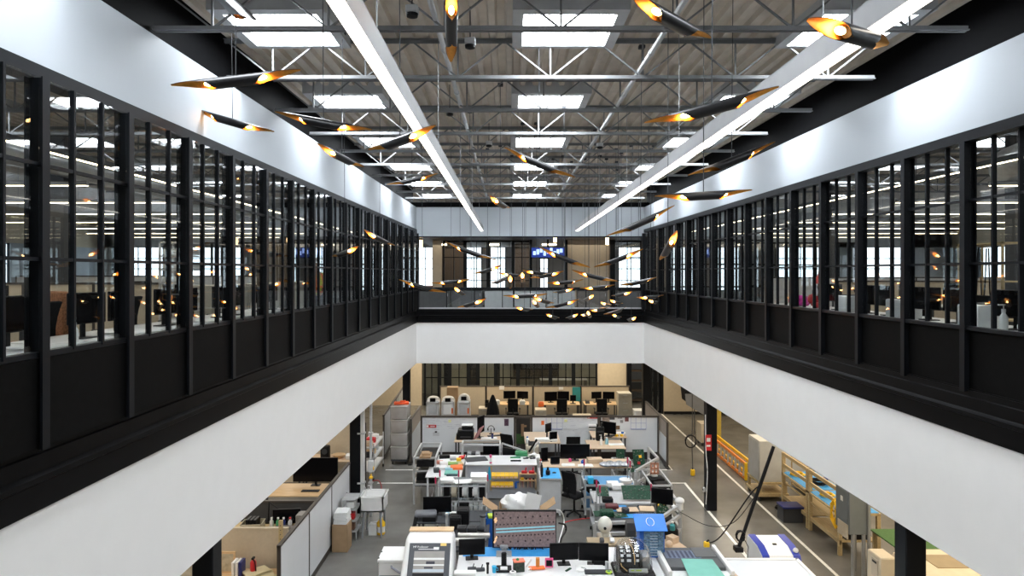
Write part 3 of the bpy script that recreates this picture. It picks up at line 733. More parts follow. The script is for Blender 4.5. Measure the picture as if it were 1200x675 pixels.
shelf_tower('tall pale shelf tower stacked with trays behind the fourth left window', (-5.75, 12.0, ZF), 0, .55, .5, 2.0, 9, white_p)
for k in range(8): one(MB().box((0, 0, .055), (.46, .42, .10), 0, .01).box((0, -.212, .055), (.2, .01, .03)), 'paper_tray', paper, 'pale paper tray in the tower behind the fourth left window, %s from the bottom' % ORD[k], 'tray', (-5.75, 12.0, ZF + .10 + (1.9) * k / 8), group='trays in the left tower')
one(MB().box((0, 0, .13), (.5, .35, .26), 0, .02).box((0, 0, .27), (.54, .39, .02)), 'clear_tote', clear_plastic, 'clear plastic tote at the foot of the pale tower', 'tote', (-4.75, 13.0 + .7, ZF + .74 - .0)) if False else None
for k in range(6):
    r = thing('storage_cabinet', 'beige storage cabinet behind the left glass, %s of the row' % ORD[k], 'cabinet', (-6.2, 14.3 + 1.25 * k, ZF), PI / 2, 'beige cabinets in the left office')
    MB().box((0, 0, .60), (1.2, .5, 1.2), 0, .01).build('body', M('cabinet_beige', (.50, .47, .40), .5), r)
    for s in (-1, 1): d_ = MB().box((s * .29, -.26, .6), (.56, .02, 1.1), 0, .004).build('door', MATS['cabinet_beige'], r); MB().box((s * .06, -.28, .7), (.015, .02, .14)).build('handle', alu, d_)
def partition(label, a, b, h, z=0, m=None, cap=None, nseg=3, group=None, t=.06, name='partition_panel', lower=None):
    a, b = Vector(a), Vector(b); d = b - a; L = d.length; r = thing(name, label, 'partition', (a.x, a.y, z), math.atan2(d.y, d.x), group)
    for k in range(nseg): MB().box((L * (k + .5) / nseg, 0, h / 2 + .04), (L / nseg - .05, t * .7, h - .10)).build('panel', m or beige, r)
    for k in range(nseg + 1): MB().box((L * k / nseg, 0, h / 2), (.05, t, h)).build('post', cap or brown_trim, r)
    MB().box((L / 2, 0, h), (L + .05, t + .01, .04)).build('cap_rail', cap or brown_trim, r)
    MB().box((L / 2, 0, .06), (L, t, .12)).build('base_rail', cap or brown_trim, r)
    return r
partition('low pale partition across the left office behind the second window', (-12, 13.1, 0), (-6.6, 13.1, 0), 1.25, ZF, beige_wall, brown_trim, 4)
partition('low pale partition deep in the left office', (-16, 22.2, 0), (-8, 22.2, 0), 1.35, ZF, light_grey, brown_trim, 5)
partition('low partition across the right office behind the shelving', (8.0, 16.6, 0), (14, 16.6, 0), 1.25, ZF, beige_wall, brown_trim, 4)
partition('long pale partition deep in the right office', (8.5, 22.8, 0), (17, 22.8, 0), 1.3, ZF, light_grey, brown_trim, 5)
for k in range(4):
    desk('white desk in the middle of the left office, %s row back' % ORD[k], (-8.8 - .4 * k, 11.5 + 3.1 * k, ZF), 0, 1.8, .8, .74, white_top, group='inner desks of the left office')
    monitor('black monitor on inner left office desk, %s row back' % ORD[k], (-8.8 - .4 * k, 11.6 + 3.1 * k, ZF + .74), 0, .6, .36, .14, 'inner monitors of the left office')
    desk('white desk in the middle of the right office, %s row back' % ORD[k], (9.6 + .4 * k, 12 + 3.1 * k, ZF), 0, 1.8, .8, .74, white_top, group='inner desks of the right office')
    monitor('black monitor on inner right office desk, %s row back' % ORD[k], (9.6 + .4 * k, 12.1 + 3.1 * k, ZF + .74), 0, .6, .36, .14, 'inner monitors of the right office')
# inner columns and glazed rooms that show between the mullions
k = 0
for x in (-9.5, 10.8):
    for y in (14.5, 23.0, 31.5):
        sbox('trim_%d' % (50 + k), dark_grey, [((x, y, H + .75), (.3, .3, 4.4))]); k += 1
for i, (x0, x1, Y) in enumerate(((-14, -9.2, 30), (-9.2, -5.2, 27.5), (6.5, 10.5, 27.5), (10.5, 15.5, 30))):
    w = struct('window_%d' % (120 + i), ((x0 + x1) / 2, Y, H - .05)); hw = (x1 - x0) / 2; mb = MB()
    n = round(2 * hw / 1.0)
    for k in range(n + 1): mb.box((-hw + 2 * hw * k / n, 0, 0), (.07, .1, 2.8))
    for z in (-1.37, -.5, .4, 1.37): mb.box((0, 0, z), (2 * hw, .08, .06))
    mb.build('window_frame', black_steel, w); MB().box((0, 0, 0), (2 * hw, .01, 2.8)).build('pane', clear_glass, w)
    sbox('wall_bulkhead_%d' % (i + 1), white_wall, [(((x0 + x1) / 2, Y, H + 2.0), (2 * hw, .2, 1.3))])
# a worker behind the left glass
person('person in a yellow-green safety vest and white hard hat behind the left glass', (-4.42, 15.6, ZF), .9, M('dark_shirt', (.03, .03, .04), .9), jeans, white_p)
pr = [o for o in bpy.data.objects if o.name == 'person'][0]
vest = [c for c in pr.children if c.name == 'shirt'][0]; vest.name = 'safety_vest'; vest.data.materials.clear(); vest.data.materials.append(hivis)
mb = MB()
for z in (1.02, 1.14): mb.lathe([(.168, z - .02), (.172, z), (.168, z + .02)], n=18)
for s in (-1, 1): mb.tube([(s * .09, -.165, 1.0), (s * .09, -.175, 1.25), (s * .085, -.12, 1.44)], .02, 6)
mb.build('orange_stripes', orange, pr)
# right office: shelving of cables, boxes, a plush figure, ducts
shelf_tower('beige open rack hung with dark cables behind the right glass', (8.0, 11.3, ZF), PI / 2, 1.1, .45, 1.95, 4, bench_wood)
for k in range(5): cable('dark cable loop hanging on the beige rack, %s of five' % ORD[k], [(7.77, 10.9 + .2 * k, ZF + 1.85), (7.75, 10.92 + .2 * k, ZF + 1.2 - .08 * k), (7.76, 11.0 + .2 * k, ZF + 1.1), (7.77, 11.05 + .2 * k, ZF + 1.85)], .012, black_plastic, group='cables on the beige rack')
bottle('white pump bottle on first desk behind the right glass', (6.2, 8.55, ZF + .74), .26, .05, white_p, pump=True)
r = thing('paper_roll', 'white paper roll lying on first desk behind the right glass', 'roll', (6.22, 8.0, ZF + .80)); MB().cyl((0, -.28, 0), (0, .28, 0), .055, 14).build('roll', paper, r); MB().cyl((0, -.3, 0), (0, .3, 0), .02, 10).build('core', cardboard, r)
for k, (y, m, t) in enumerate(((9.0, white_p, 'white'), (10.75, light_grey, 'grey'), (12.45, white_p, 'second white'))):
    r = thing('desktop_printer', t + ' desktop printer behind the right glass', 'printer', (6.22, y, ZF + .74), PI / 2)
    MB().box((0, 0, .15), (.42, .36, .30), 0, .03, seg=2).build('body', m, r); MB().box((0, -.17, .10), (.3, .06, .05)).box((0, -.02, .305), (.28, .2, .02)).build('tray', dark_grey, r)
r = thing('plush_figure', 'red and white plush figure sitting behind the right glass', 'toy', (6.30, 13.95, ZF + .74), 0)
MB().sphere((0, 0, .16), .15, (1, .9, 1.1)).sphere((-.15, -.05, .18), .06, (1, 1, 1.6)).sphere((.15, -.05, .18), .06, (1, 1, 1.6)).sphere((-.08, -.16, .06), .065, (1, 1.6, 1)).sphere((.08, -.16, .06), .065, (1, 1.6, 1)).build('body', red, r)
MB().sphere((0, -.02, .40), .10).sphere((0, -.08, .33), .09, (1, .6, 1.2)).build('head', paper, r); MB().cyl((0, -.02, .46), (.05, 0, .72), .09, 12, .015).build('hat', red, r); MB().sphere((.05, 0, .73), .03).lathe([(.10, .44), (.11, .465), (.10, .49)], (0, -.02, 0)).build('trim', paper, r)
one(MB().sphere((0, 0, .12), .15, (1.1, 1, .8)).sphere((.12, .1, .1), .12).sphere((-.12, .08, .12), .12), 'gift_bow', M('magenta', (.45, .02, .25), .5, var=.5, scale=30), 'magenta tinsel bundle beside the red plush figure', 'decoration', (6.30, 14.7, ZF + .74))
desk('white desk under the plush figure behind the right glass', (6.45, 15.2, ZF), PI / 2, 1.7, .75, .74, white_top)
def duct(label, pts, r_, m):
    P0 = [Vector(p) for p in pts]; out = []
    for i in range(len(P0) - 1):
        for k in range(14): out.append(P0[i].lerp(P0[i + 1], k / 14))
    out.append(P0[-1])
    for _ in range(10): out = [out[0]] + [(out[i - 1] + out[i] * 2 + out[i + 1]) / 4 for i in range(1, len(out) - 1)] + [out[-1]]
    rad = [r_ * (1.03 if i % 2 else 1) for i in range(len(out))]
    return one(MB().tube(out, rad, 18), 'air_duct', m, label, 'duct')
galv = M('galvanised', (.55, .55, .54), .28, .9, var=.15, scale=5)
duct('large silver spiral air duct curving over the right office', [(9.3, 1, H + 2.1), (9.2, 12.5, H + 2.1), (10.5, 14.5, H + 2.1), (18, 15, H + 2.1)], .28, galv)
duct('silver air duct running along the left office ceiling', [(-9.0, 3, H + 2.2), (-9.0, 26, H + 2.2)], .25, galv)
# ================================================================ WORKSHOP, FAR END
room = M('room_wall', (.34, .33, .27), .7, var=.08, scale=4)
sbox('wall_back_room', room, [((0.4, 36.5, 1.6), (10, .2, 3.2))])
sbox('wall_back_left', beige_wall, [((-8, 33.1, 1.6), (7.6, .2, 3.2))])
sbox('wall_back_right', beige_wall, [(((717.5 - CX) * 33 / F, 33.1, 1.6), (1.5, .2, 3.2))])
sbox('wall_aisle_right', beige_wall, [((9.7, 31.1, 1.6), (5.3, .2, 3.2))])
sbox('baseboard_aisle', black_steel, [((9.7, 30.97, .06), (5.3, .06, .12))])
sbox('wall_side_left', beige_wall, [((-11.5, 15, 1.6), (.2, 36, 3.2))])
sbox('wall_side_right', M('side_wall', (.42, .37, .28), .7), [((12.3, 14, 1.6), (.2, 34, 3.2))])
edges = [497, 515, 527, 549, 560, 581, 607, 645, 672, 700]
for i in range(len(edges) - 1): frame_win(140 + i, edges[i], edges[i + 1], 33, 0, 3.0, max(1, round((edges[i + 1] - edges[i]) / 9)), (.95, -.15), .09)
sbox('trim_60', black_steel, [(P(524, 0, 33.1).xy.to_3d() + Vector((0, 0, 1.5)), (.3, .2, 3.0)), (P(553, 0, 33.1).xy.to_3d() + Vector((0, 0, 1.5)), (.42, .2, 3.0)), (P(583, 0, 33.1).xy.to_3d() + Vector((0, 0, 1.5)), (.24, .2, 3.0)), (P(737, 0, 32.9).xy.to_3d() + Vector((0, 0, 1.5)), (.22, .2, 3.0)), (P(758, 0, 31.5).xy.to_3d() + Vector((0, 0, 1.5)), (.3, .3, 3.0)), (P(776, 0, 31.2).xy.to_3d() + Vector((0, 0, 1.5)), (.12, .3, 3.0))])
one(MB().box((0, 0, 0), (2.4, .1, 1.9), 0, .01).box((0, -.03, -1.0), (2.6, .2, .08)), 'dark_wall_board', [black_plastic], 'large dark board in the glazed room at the far end', 'board', (P(628, 0, 35.8).x, 35.8, 1.9))
desk('pale bench in the glazed room at the far end', (P(660, 0, 35).x, 35, 0), 0, 2.4, .8, 1.0, white_top)
for k, px in enumerate((765, 771)): frame_win(150 + k, px - 3, px + 3, 31.3, 0, 3.0, 1, (.4, -.5), .07, smoke_glass)
r = shelf_tower('brown bookshelf in the dark passage at the far right', (P(747, 0, 34).x, 34, 0), 0, .95, .5, 2.05, 5, M('walnut', (.12, .08, .05), .6, var=.2))
for k, (dx, m, t) in enumerate(((-.2, yellow, 'yellow'), (.05, cyan, 'light blue'))): one(MB().box((0, 0, .1), (.16, .2, .2), 0, .02).lathe([(.05, .2), (.06, .28)]), 'storage_jar', m, t + ' jar on top of the brown far bookshelf', 'jar', (P(747, 0, 34).x + dx, 34, 2.07))
# panels and desks of the far row (row behind the whiteboards)
YB = 30.3
ex = [516, 570, 625, 681, 738]
for i in range(4):
    a, b = (ex[i] - CX) * YB / F, (ex[i + 1] - CX) * YB / F
    partition('beige cubicle panel of the far desk row, %s from the left' % ORD[i], (a, YB, 0), (b - .03, YB, 0), 1.38, 0, beige, brown_trim, 1, 'beige cubicle panels of the far row')
def wdesk(px0, px1, label, Y=29.7, z=.75, d=.75):
    a, b = (px0 - CX) * Y / F, (px1 - CX) * Y / F
    return desk(label, ((a + b) / 2, Y, 0), 0, b - a, d, z, wood, dark_grey, group='wooden desks of the far row')
wdesk(577, 620, 'maple desk of the far row, leftmost'); wdesk(637, 679, 'maple desk of the far row, middle'); wdesk(684, 723, 'maple desk of the far row, rightmost')
def pmon(px0, px1, y0, y1, Y, zt, label, rz=0, group=None, tilt=0):
    a, b = P(px0, y1, Y), P(px1, y0, Y); h = b.z - a.z
    return monitor(label, ((a.x + b.x) / 2, Y, zt), rz, (b.x - a.x) / max(.3, math.cos(rz)), h, max(.02, a.z - zt), group, tilt)
pmon(590, 604, 458, 467, 29.8, .75, 'left monitor on the leftmost far maple desk', .1); pmon(606, 619, 458.5, 467, 29.8, .75, 'right monitor on the leftmost far maple desk', -.15)
pmon(638, 653, 459, 470, 29.8, .75, 'left monitor on the middle far maple desk', .12); pmon(653.3, 667, 458.5, 469, 29.8, .75, 'right monitor on the middle far maple desk', -.1)
pmon(668, 675, 463, 470, 29.5, .75, 'small laptop-sized screen beside the teal poster'); pmon(693, 705, 459, 467, 29.8, .75, 'left monitor on the rightmost far maple desk', .15); pmon(706.5, 720, 459, 467.5, 29.8, .75, 'right monitor on the rightmost far maple desk', -.1)
for px, t in ((601, 'leftmost'), (658, 'middle'), (704.5, 'rightmost')): chair('black office chair at the %s far maple desk' % t, ((px - CX) * 28.9 / F, 28.9, 0), PI)
def pedestal(label, px0, px1, Y, h, m, nd=3, d=.55, name='drawer_cabinet', x=None, w=None):
    a, b = (px0 - CX) * Y / F, (px1 - CX) * Y / F; w = b - a
    r = thing(name, label, 'cabinet', ((a + b) / 2, Y, 0)); MB().box((0, 0, h / 2), (w, d, h), 0, .008).build('body', m, r)
    for k in range(nd):
        hh = (h - .04) / nd; dr = MB().box((0, -d / 2 - .008, .02 + hh * (k + .5)), (w - .03, .018, hh - .015), 0, .003).build('drawer', m, r); MB().box((0, -d / 2 - .025, .02 + hh * (k + .8)), (w * .35, .015, .015)).build('handle', alu, dr)
    return r
cab_b = M('cabinet_putty', (.50, .44, .34), .5)
pedestal('putty drawer cabinet topped with wood at the left far desk', 561, 575, 28.9, .72, cab_b); pedestal('putty drawer cabinet beside the middle far desk', 627, 640, 28.9, .66, cab_b, 2)
pedestal('low putty cabinet between the middle and right far desks', 671.5, 693, 28.6, .46, cab_b, 2); pedestal('tall putty filing cabinet at the right end of the far row', 723.5, 739, 29.2, 1.30, M('cabinet_grey_putty', (.40, .37, .30), .5), 4, .6, 'filing_cabinet')
one(MB().box((0, 0, .02), (.16, .2, .04), 0, .01).box((0, .06, .16), (.16, .08, .26), 0, .01).cyl((0, -.02, .04), (0, -.02, .16), .055, 12), 'coffee_maker', black_plastic, 'black coffee maker on the wood-topped putty cabinet', 'coffee maker', ((570.5 - CX) * 28.9 / F, 28.9, .73))
r = thing('white_bin', 'white lidded box standing by the dark passage at far right', 'bin', ((750 - CX) * 28.6 / F, 28.6, 0)); MB().box((0, 0, .32), (.52, .5, .64), 0, .02).build('body', white_p, r); MB().box((0, 0, .66), (.55, .53, .05), 0, .015).build('lid', white_p, r)
r = thing('draped_coat', 'black coat draped over a stand left of the far desks', 'coat', ((577.5 - CX) * 28.2 / F, 28.2, 0)); MB().lathe([(.34, .12), (.32, .3), (.25, .8), (.12, 1.2), (.05, 1.36), (.01, 1.38)], n=9).build('cloth', black_fabric, r); MB().cyl((0, 0, 0), (0, 0, .14), .2, 12).build('stand_base', black_plastic, r)
for px, py, w, h, m, t in ((625 - 37, 454.5, .22, .16, paper, 'small photo print on the panel over the leftmost far monitors'), (657.5, 455, .2, .12, paper, 'small photo print over the middle far monitors'), (675.5, 462, .36, .62, teal, 'teal poster beside the rightmost panel post')):
    p = P(px, py, 30.24); one(MB().box((0, 0, 0), (w, .012, h)).box((0, -.007, -.02 * h), (w * .6, .004, h * .5)), 'pinned_print', [m], t, 'print', p)
phone('black desk phone on the rightmost far maple desk', ((688.5 - CX) * 29.6 / F, 29.6, .75))
for px, m, t in ((634, orange, 'orange and white gift bag on the putty cabinet'), (582.5, paper, 'white note box on the leftmost far desk'), (612, paper, 'white tissue box on the leftmost far desk')):
    p = ((px - CX) * 29.3 / F, 29.3, .75 if px != 634 else .67)
    one(MB().box((0, 0, .09), (.24, .16, .18), 0, .015).box((0, 0, .19), (.18, .1, .04)), 'small_box', m, t, 'box', p)
for k, (px, t) in enumerate(((508, 'leftmost'), (525.5, 'middle'), (544, 'rightmost'))):
    Y = 27.6; r = thing('white_machine', 'rounded white machine behind the left whiteboard, %s of three' % t, 'machine', ((px - CX) * Y / F, Y, 0), 0, 'white machines in steel frames')
    MB().box((0, 0, .68), (.50, .6, 1.26), 0, .07, seg=3).sphere((0, 0, 1.3), .25, (1, 1.1, .95 if k == 2 else .55), 16).build('body', white_p, r)
    MB().box((0, -.285, 1.38 if k == 2 else 1.32), (.22, .04, .15), 0, .01).build('display', screen, r)
    mb = MB()
    for s in (-1, 1): mb.box((s * .24, -.36, .66), (.03, .03, 1.2))
    for z in (.2, .75, 1.22): mb.box((0, -.36, z), (.5, .03, .03))
    mb.build('steel_frame', alu, r); MB().box((0, -.33, .95), (.34, .02, .42), 0, .005).build('front_panel', light_grey if k != 1 else paper, r)
    if k: MB().box((.18, -.345, .9), (.06, .02, .22)).build('orange_tag', orange, r)
for k, (px, w) in enumerate(((530.5, .45), (533.5, .3))): carton('brown carton behind the middle white machine, %s' % ('larger one' if not k else 'smaller one'), ((px - CX) * 28.4 / F + k * .5, 28.4 + .1 * k, 0), (w, .4, 1.66 - .5 * k), m=cardboard)

# ================================================================ WHITEBOARD ROW
YA = 23.5
def board(px0, px1, label, grid=False):
    a, b = (px0 - CX) * YA / F, (px1 - CX) * YA / F; w = b - a
    r = thing('whiteboard_partition', label, 'whiteboard', ((a + b) / 2, YA, 0), 0, 'whiteboards across the workshop')
    MB().box((0, 0, .84), (w - .08, .04, 1.18)).build('board', white_board, r)
    MB().box((0, 0, .12), (w, .05, .24)).build('base_panel', M('dark_brown_panel', (.018, .014, .012), .6), r); mb = MB()
    for s in (-1, 1): mb.box((s * (w / 2 - .03), 0, .745), (.06, .07, 1.49))
    mb.build('post', brown_trim, r); MB().box((0, 0, 1.465), (w, .08, .06)).build('cap_rail', brown_trim, r)
    return r, w
bL, wL = board(493, 604, 'wide left whiteboard, to the left of the dark green poster')
bM, wM = board(622, 702, 'middle whiteboard, right of the dark green poster'); bR, wR = board(702.3, 772, 'right whiteboard with pinned photographs')
r = thing('poster_panel', 'dark green poster panel between left and middle whiteboards', 'poster', ((613 - CX) * YA / F, YA, 0)); MB().box((0, 0, .74), (.50, .05, 1.46)).build('backing', brown_trim, r)
MB().box((0, -.03, .98), (.46, .01, .86)).build('dark_print', M('poster_dark', (.012, .01, .008), .5), r); MB().box((0, -.036, .70), (.46, .006, .34)).build('green_print', M('poster_green', (.035, .085, .02), .6, var=.5, scale=30), r)
MB().box((-.02, -.038, 1.0), (.10, .006, .42), 0, .002).box((.04, -.038, 1.14), (.16, .006, .07)).build('brown_shape', M('poster_brown', (.25, .15, .08), .6), r)
# marks and prints on the whiteboards
ink_b, ink_k = M('blue_ink', (.12, .16, .45), .6, var=0), M('black_ink', (.2, .2, .22), .6, var=0)
def marks(root, w, seed, n, blk):
    rnd = random.Random(seed); mb = MB()
    for k in range(n):
        x, z = rnd.uniform(blk[0], blk[1]), rnd.uniform(blk[2], blk[3])
        mb.box((x, -.0225, z), (rnd.uniform(.04, .22), .002, .007))
    mb.build('marker_writing', M('faint_ink', (.45, .46, .52), .6, var=0), root)
marks(bL, wL, 3, 60, (-1.5, -.1, 1.0, 1.42)); marks(bM, wM, 5, 40, (-.1, 1.0, .9, 1.4))
for root, px0, px1 in ((bM, 640, 659), (bR, 739, 757)):
    cx_ = root.location.x; a, b = (px0 - CX) * YA / F - cx_, (px1 - CX) * YA / F - cx_; mb = MB()
    for k in range(4): mb.box((a + (b - a) * k / 3, -.0225, 1.24), (.008, .002, .40))
    for k in range(3): mb.box(((a + b) / 2, -.0225, 1.04 + .2 * k), (b - a, .002, .008))
    mb.build('drawn_grid', ink_b, root); MB().box(((a + b) / 2, -.03, 1.03), (b - a, .02, .02)).build('marker_tray', M('tray_blue', (.25, .3, .5), .5), root)
def on_board(px, py, w, h, name, m, label, cat, extra=None, Y=YA - .026):
    p = P(px, py, Y); r = thing(name, label, cat, p); MB().box((0, 0, 0), (w, .008, h), 0, .001).build('sheet', m, r)
    if extra: extra(r)
    return r
def redsign(r):
    MB().box((-.13, -.006, 0), (.07, .004, .07)).build('white_symbol', paper, r); MB().box((.04, -.006, 0), (.16, .004, .035)).build('white_lettering', M('sign_text', (.8, .6, .58), .6), r)
on_board(505.5, 499.5, .34, .10, 'red_sign', red, 'small red sign on the left whiteboard', 'sign', redsign); on_board(694.5, 488.8, .36, .10, 'red_sign', red, 'small red sign at the top right of the middle whiteboard', 'sign', redsign)
r = on_board(511, 508.7, .22, .13, 'clipboard', light_grey, 'grey clip holder stuck on the left whiteboard below the red sign', 'clip'); MB().box((0, -.02, .08), (.08, .03, .05), 0, .01).build('clip', black_plastic, r)
def dk(r): MB().box((0, -.006, -.01), (.09, .004, .16)).build('print', M('print_dark', (.07, .03, .06), .5, var=.8, scale=20), r)
on_board(593.5, 495, .15, .24, 'pinned_print', M('print_plum', (.10, .06, .10), .5), 'small dark portrait print at the right end of the left whiteboard', 'print', dk)
on_board(636, 495.5, .10, .14, 'pinned_print', orange, 'small orange card at the left edge of the middle whiteboard', 'print'); on_board(663, 493, .10, .09, 'sticky_note', M('note_yellow', (.8, .78, .35), .7), 'pale yellow note on the middle whiteboard', 'note'); on_board(527, 493.5, .09, .09, 'sticky_note', MATS['note_yellow'], 'pale yellow note high on the left whiteboard', 'note')
for px, py, w, h, m, t in ((710, 492, .26, .26, M('print_sepia', (.30, .24, .20), .6, var=.7, scale=12), 'sepia print'), (717, 487.8 + 1.6, .2, .14, M('print_black', (.05, .05, .06), .6, var=.6, scale=18), 'dark photo strip at the top'), (726.5, 488.6, .16, .12, M('print_grey', (.25, .25, .26), .6, var=.6, scale=18), 'grey photo'), (734.5, 490.5, .13, .2, M('print_maroon', (.14, .04, .04), .6, var=.6, scale=18), 'maroon photo'), (728.5, 494, .10, .10, MATS['print_grey'], 'small grey photo below'), (724, 501, .14, .13, M('print_amber', (.14, .08, .04), .6, var=.8, scale=18), 'amber and black photo')):
    on_board(px, py, w, h, 'pinned_photo', m, t + ' pinned on the right whiteboard', 'photo')
r = thing('marker_holder', 'white and black marker holder on the middle whiteboard near its right edge', 'holder', P(694, 500, YA - .06)); MB().box((0, 0, 0), (.26, .06, .16), 0, .01).build('body', white_p, r); MB().box((0, -.035, -.01), (.24, .02, .04)).build('slot', black_plastic, r)
# side partitions at both ends
def side_part(x0, y0, x1, y1, label):
    a, b = Vector((x0, y0, 0)), Vector((x1, y1, 0)); d = b - a; L = d.length
    r = thing('partition_panel', label, 'partition', a, math.atan2(d.y, d.x))
    MB().box((L / 2, 0, 1.22), (L, .05, .50)).build('upper_panel', brown_panel, r); MB().box((L / 2, 0, .55), (L - .08, .045, .80)).build('white_panel', white_board, r); mb = MB()
    for k in (0, 1): mb.box((L * k, 0, .745), (.06, .065, 1.49))
    mb.build('post', brown_trim, r); MB().box((L / 2, 0, .08), (L, .05, .16)).box((L / 2, 0, 1.48), (L, .07, .03)).build('rail', brown_trim, r)
    MB().box((0, 0, .015), (.5, .12, .03)).build('foot', black_plastic, r)
side_part(-3.28, 22.95, -3.28, 25.3, 'taupe and white partition at the left end of the whiteboards'); side_part(5.22, 22.45, 5.27, 26.2, 'taupe and white partition at the right end of the whiteboards')
# ---------------------------------------------------------------- desks in front of the whiteboards
def zdesk(px0, px1, y_front, y_back, z, label, top=None, leg=None, group=None):
    Yf, Yb = (H - z) * F / (y_front - CY), (H - z) * F / (y_back - CY); Y = (Yf + Yb) / 2
    a, b = (px0 - CX) * Yf / F, (px1 - CX) * Yf / F
    return desk(label, ((a + b) / 2, Y, 0), 0, b - a, Yb - Yf, z, top or pale_wood, leg or dark_grey, 'workbench' if z > .9 else 'desk', 'desk', group)
zdesk(532, 587, 517.5, 506.5, 1.0, 'tall pale wood desk with printer before the left whiteboard'); zdesk(615, 657, 519, 506, 1.0, 'tall pale wood desk before the middle whiteboard'); zdesk(694, 735, 512.5, 505, 1.0, 'tall pale wood desk before the right whiteboard'); zdesk(690, 734, 525.5, 515.5, 1.0, 'pale wood bench in front of the right whiteboard desk')
def ONZ(px, py, z, dz=0): v = onz(px, py, z); return Vector((v.x, v.y, z + dz))
r = thing('printer', 'bulky black printer on the desk before the left whiteboard', 'printer', ONZ(546, 514, 1.0)); MB().box((0, 0, .16), (.52, .42, .32), 0, .03).box((.05, .03, .37), (.36, .34, .14), 0, .03).box((-.22, -.05, .1), (.16, .3, .2), 0, .02).build('body', black_plastic, r); MB().box((0, -.2, .1), (.34, .06, .03)).build('tray', dark_grey, r)
papers('white paper pad lying on the black printer', (r.location.x + .05, r.location.y, 1.44), .34, .26, 6)
pmon(560, 567, 487.5, 507, 22.4, 1.0, 'black monitor seen edge-on at the left whiteboard desk', 1.15); 
one(MB().box((0, 0, .22), (.03, .42, .44), 0, .01, rot=Matrix.Rotation(.5, 3, 'Y')), 'pink_board', M('dusty_pink', (.42, .18, .20), .6), 'dusty pink board leaning beside the edge-on monitor', 'board', ONZ(561, 515, 1.0), -.3)
r = thing('headphones', 'black headphones hanging over the left whiteboard desk', 'headphones', P(575.5, 503, 22.9)); MB().tube([(.10 * math.cos(t), 0, .02 + .10 * math.sin(t)) for t in [PI * k / 10 for k in range(11)]], .012, 6).build('band', black_plastic, r)
for s in (-1, 1): MB().cyl((s * .105 - .02, 0, 0), (s * .105 + .02, 0, 0), .045, 12).build('ear_cup', black_plastic, r)
MB().cyl((0, 0, .03), (0, 0, 1.02 - r.location.z), .012, 8).cyl((0, 0, 1.005 - r.location.z), (0, 0, 1.02 - r.location.z), .07, 12).build('stand', black_plastic, r)
r = thing('cup', 'dark blue tumbler on the left whiteboard desk', 'cup', ONZ(577, 514.5, 1.0)); MB().lathe([(.03, 0), (.04, .17), (.036, .17)]).build('body', navy, r); MB().lathe([(.042, .17), (.04, .19)]).build('lid', black_plastic, r)
papers('white sheets on the left whiteboard desk', ONZ(573, 514, 1.0), .5, .25, 6); keyboard('black keyboard on the left whiteboard desk', ONZ(579, 511, 1.0), .3)
chair('black mesh office chair at the left whiteboard desk, turned aside', ((598 - CX) * 21.9 / F, 21.9, 0), 2.6, hi=.62)
chair('black office chair facing the middle whiteboard desk', ((671 - CX) * 21.6 / F, 21.6, 0), PI, hi=.62)
pmon(639, 646, 496, 506, 22.3, 1.0, 'monitor seen from the side on the middle whiteboard desk', .9); pmon(644, 653, 506, 515, 21.9, 1.0, 'black monitor on the right side of the middle whiteboard desk', .35)
pedestal('putty pedestal cabinet at the left side of the middle whiteboard desk', 616, 631, 21.6, .98, cab_b, 3)
phone('black desk phone on the putty pedestal by the dark green poster', ((622.5 - CX) * 21.6 / F, 21.5, .98)); r = bottle('white and blue jug on the putty pedestal', ((618 - CX) * 21.7 / F, 21.72, .98), .22, .06, white_p, blue_p)
pmon(704, 721, 494, 508, 22.5, 1.0, 'black monitor turned aside on the right whiteboard desk', -.6)
r = thing('desk_organizer', 'tall black organizer on the bench left of the right whiteboard', 'organizer', ONZ(703, 516, 1.0)); MB().box((0, 0, .22), (.26, .2, .44), 0, .02).box((-.08, 0, .48), (.05, .1, .1)).box((.06, 0, .5), (.06, .12, .14)).build('body', black_plastic, r); MB().box((0, -.11, .3), (.2, .02, .05)).build('slot', dark_grey, r)
keyboard('black keyboard on the right whiteboard desk', ONZ(717, 510.5, 1.0)); 
for px, t in ((722.5, 'left'), (728.5, 'right')): one(MB().lathe([(.05, 0), (.055, .05), (.04, .07)]), 'yellow_tape', yellow, 'yellow roll on the right whiteboard desk, %s one' % t, 'tape', ONZ(px, 511.3, 1.0))
bottle('white spray bottle on the bench before the right whiteboard', ONZ(704.5, 521.5, 1.0), .26, .045, white_p, white_p, pump=True); bottle('pale blue bottle on the bench before the right whiteboard', ONZ(711, 520.5, 1.0), .22, .055, M('pale_blue', (.3, .55, .65), .3), white_p)
papers('white paper pad on the bench before the right whiteboard', ONZ(722, 521, 1.0), .45, .2, 5); papers('papers in the middle of the right whiteboard desk', ONZ(727, 507.5, 1.0), .3, .2, 4)
r = thing('cup', 'blue and white cup on the right whiteboard desk', 'cup', ONZ(729.5, 509, 1.0)); MB().lathe([(.035, 0), (.045, .12), (.04, .12)]).build('body', white_p, r); MB().lathe([(.042, .03), (.046, .05), (.046, .09), (.044, .095)]).build('band', blue_p, r)
papers('loose pile of white papers on the middle whiteboard desk', ONZ(640, 516.5, 1.0), .7, .3, 10, h=.008); bottle('steel bottle on the middle whiteboard desk', ONZ(644.5, 517, 1.0), .3, .035, alu, alu)
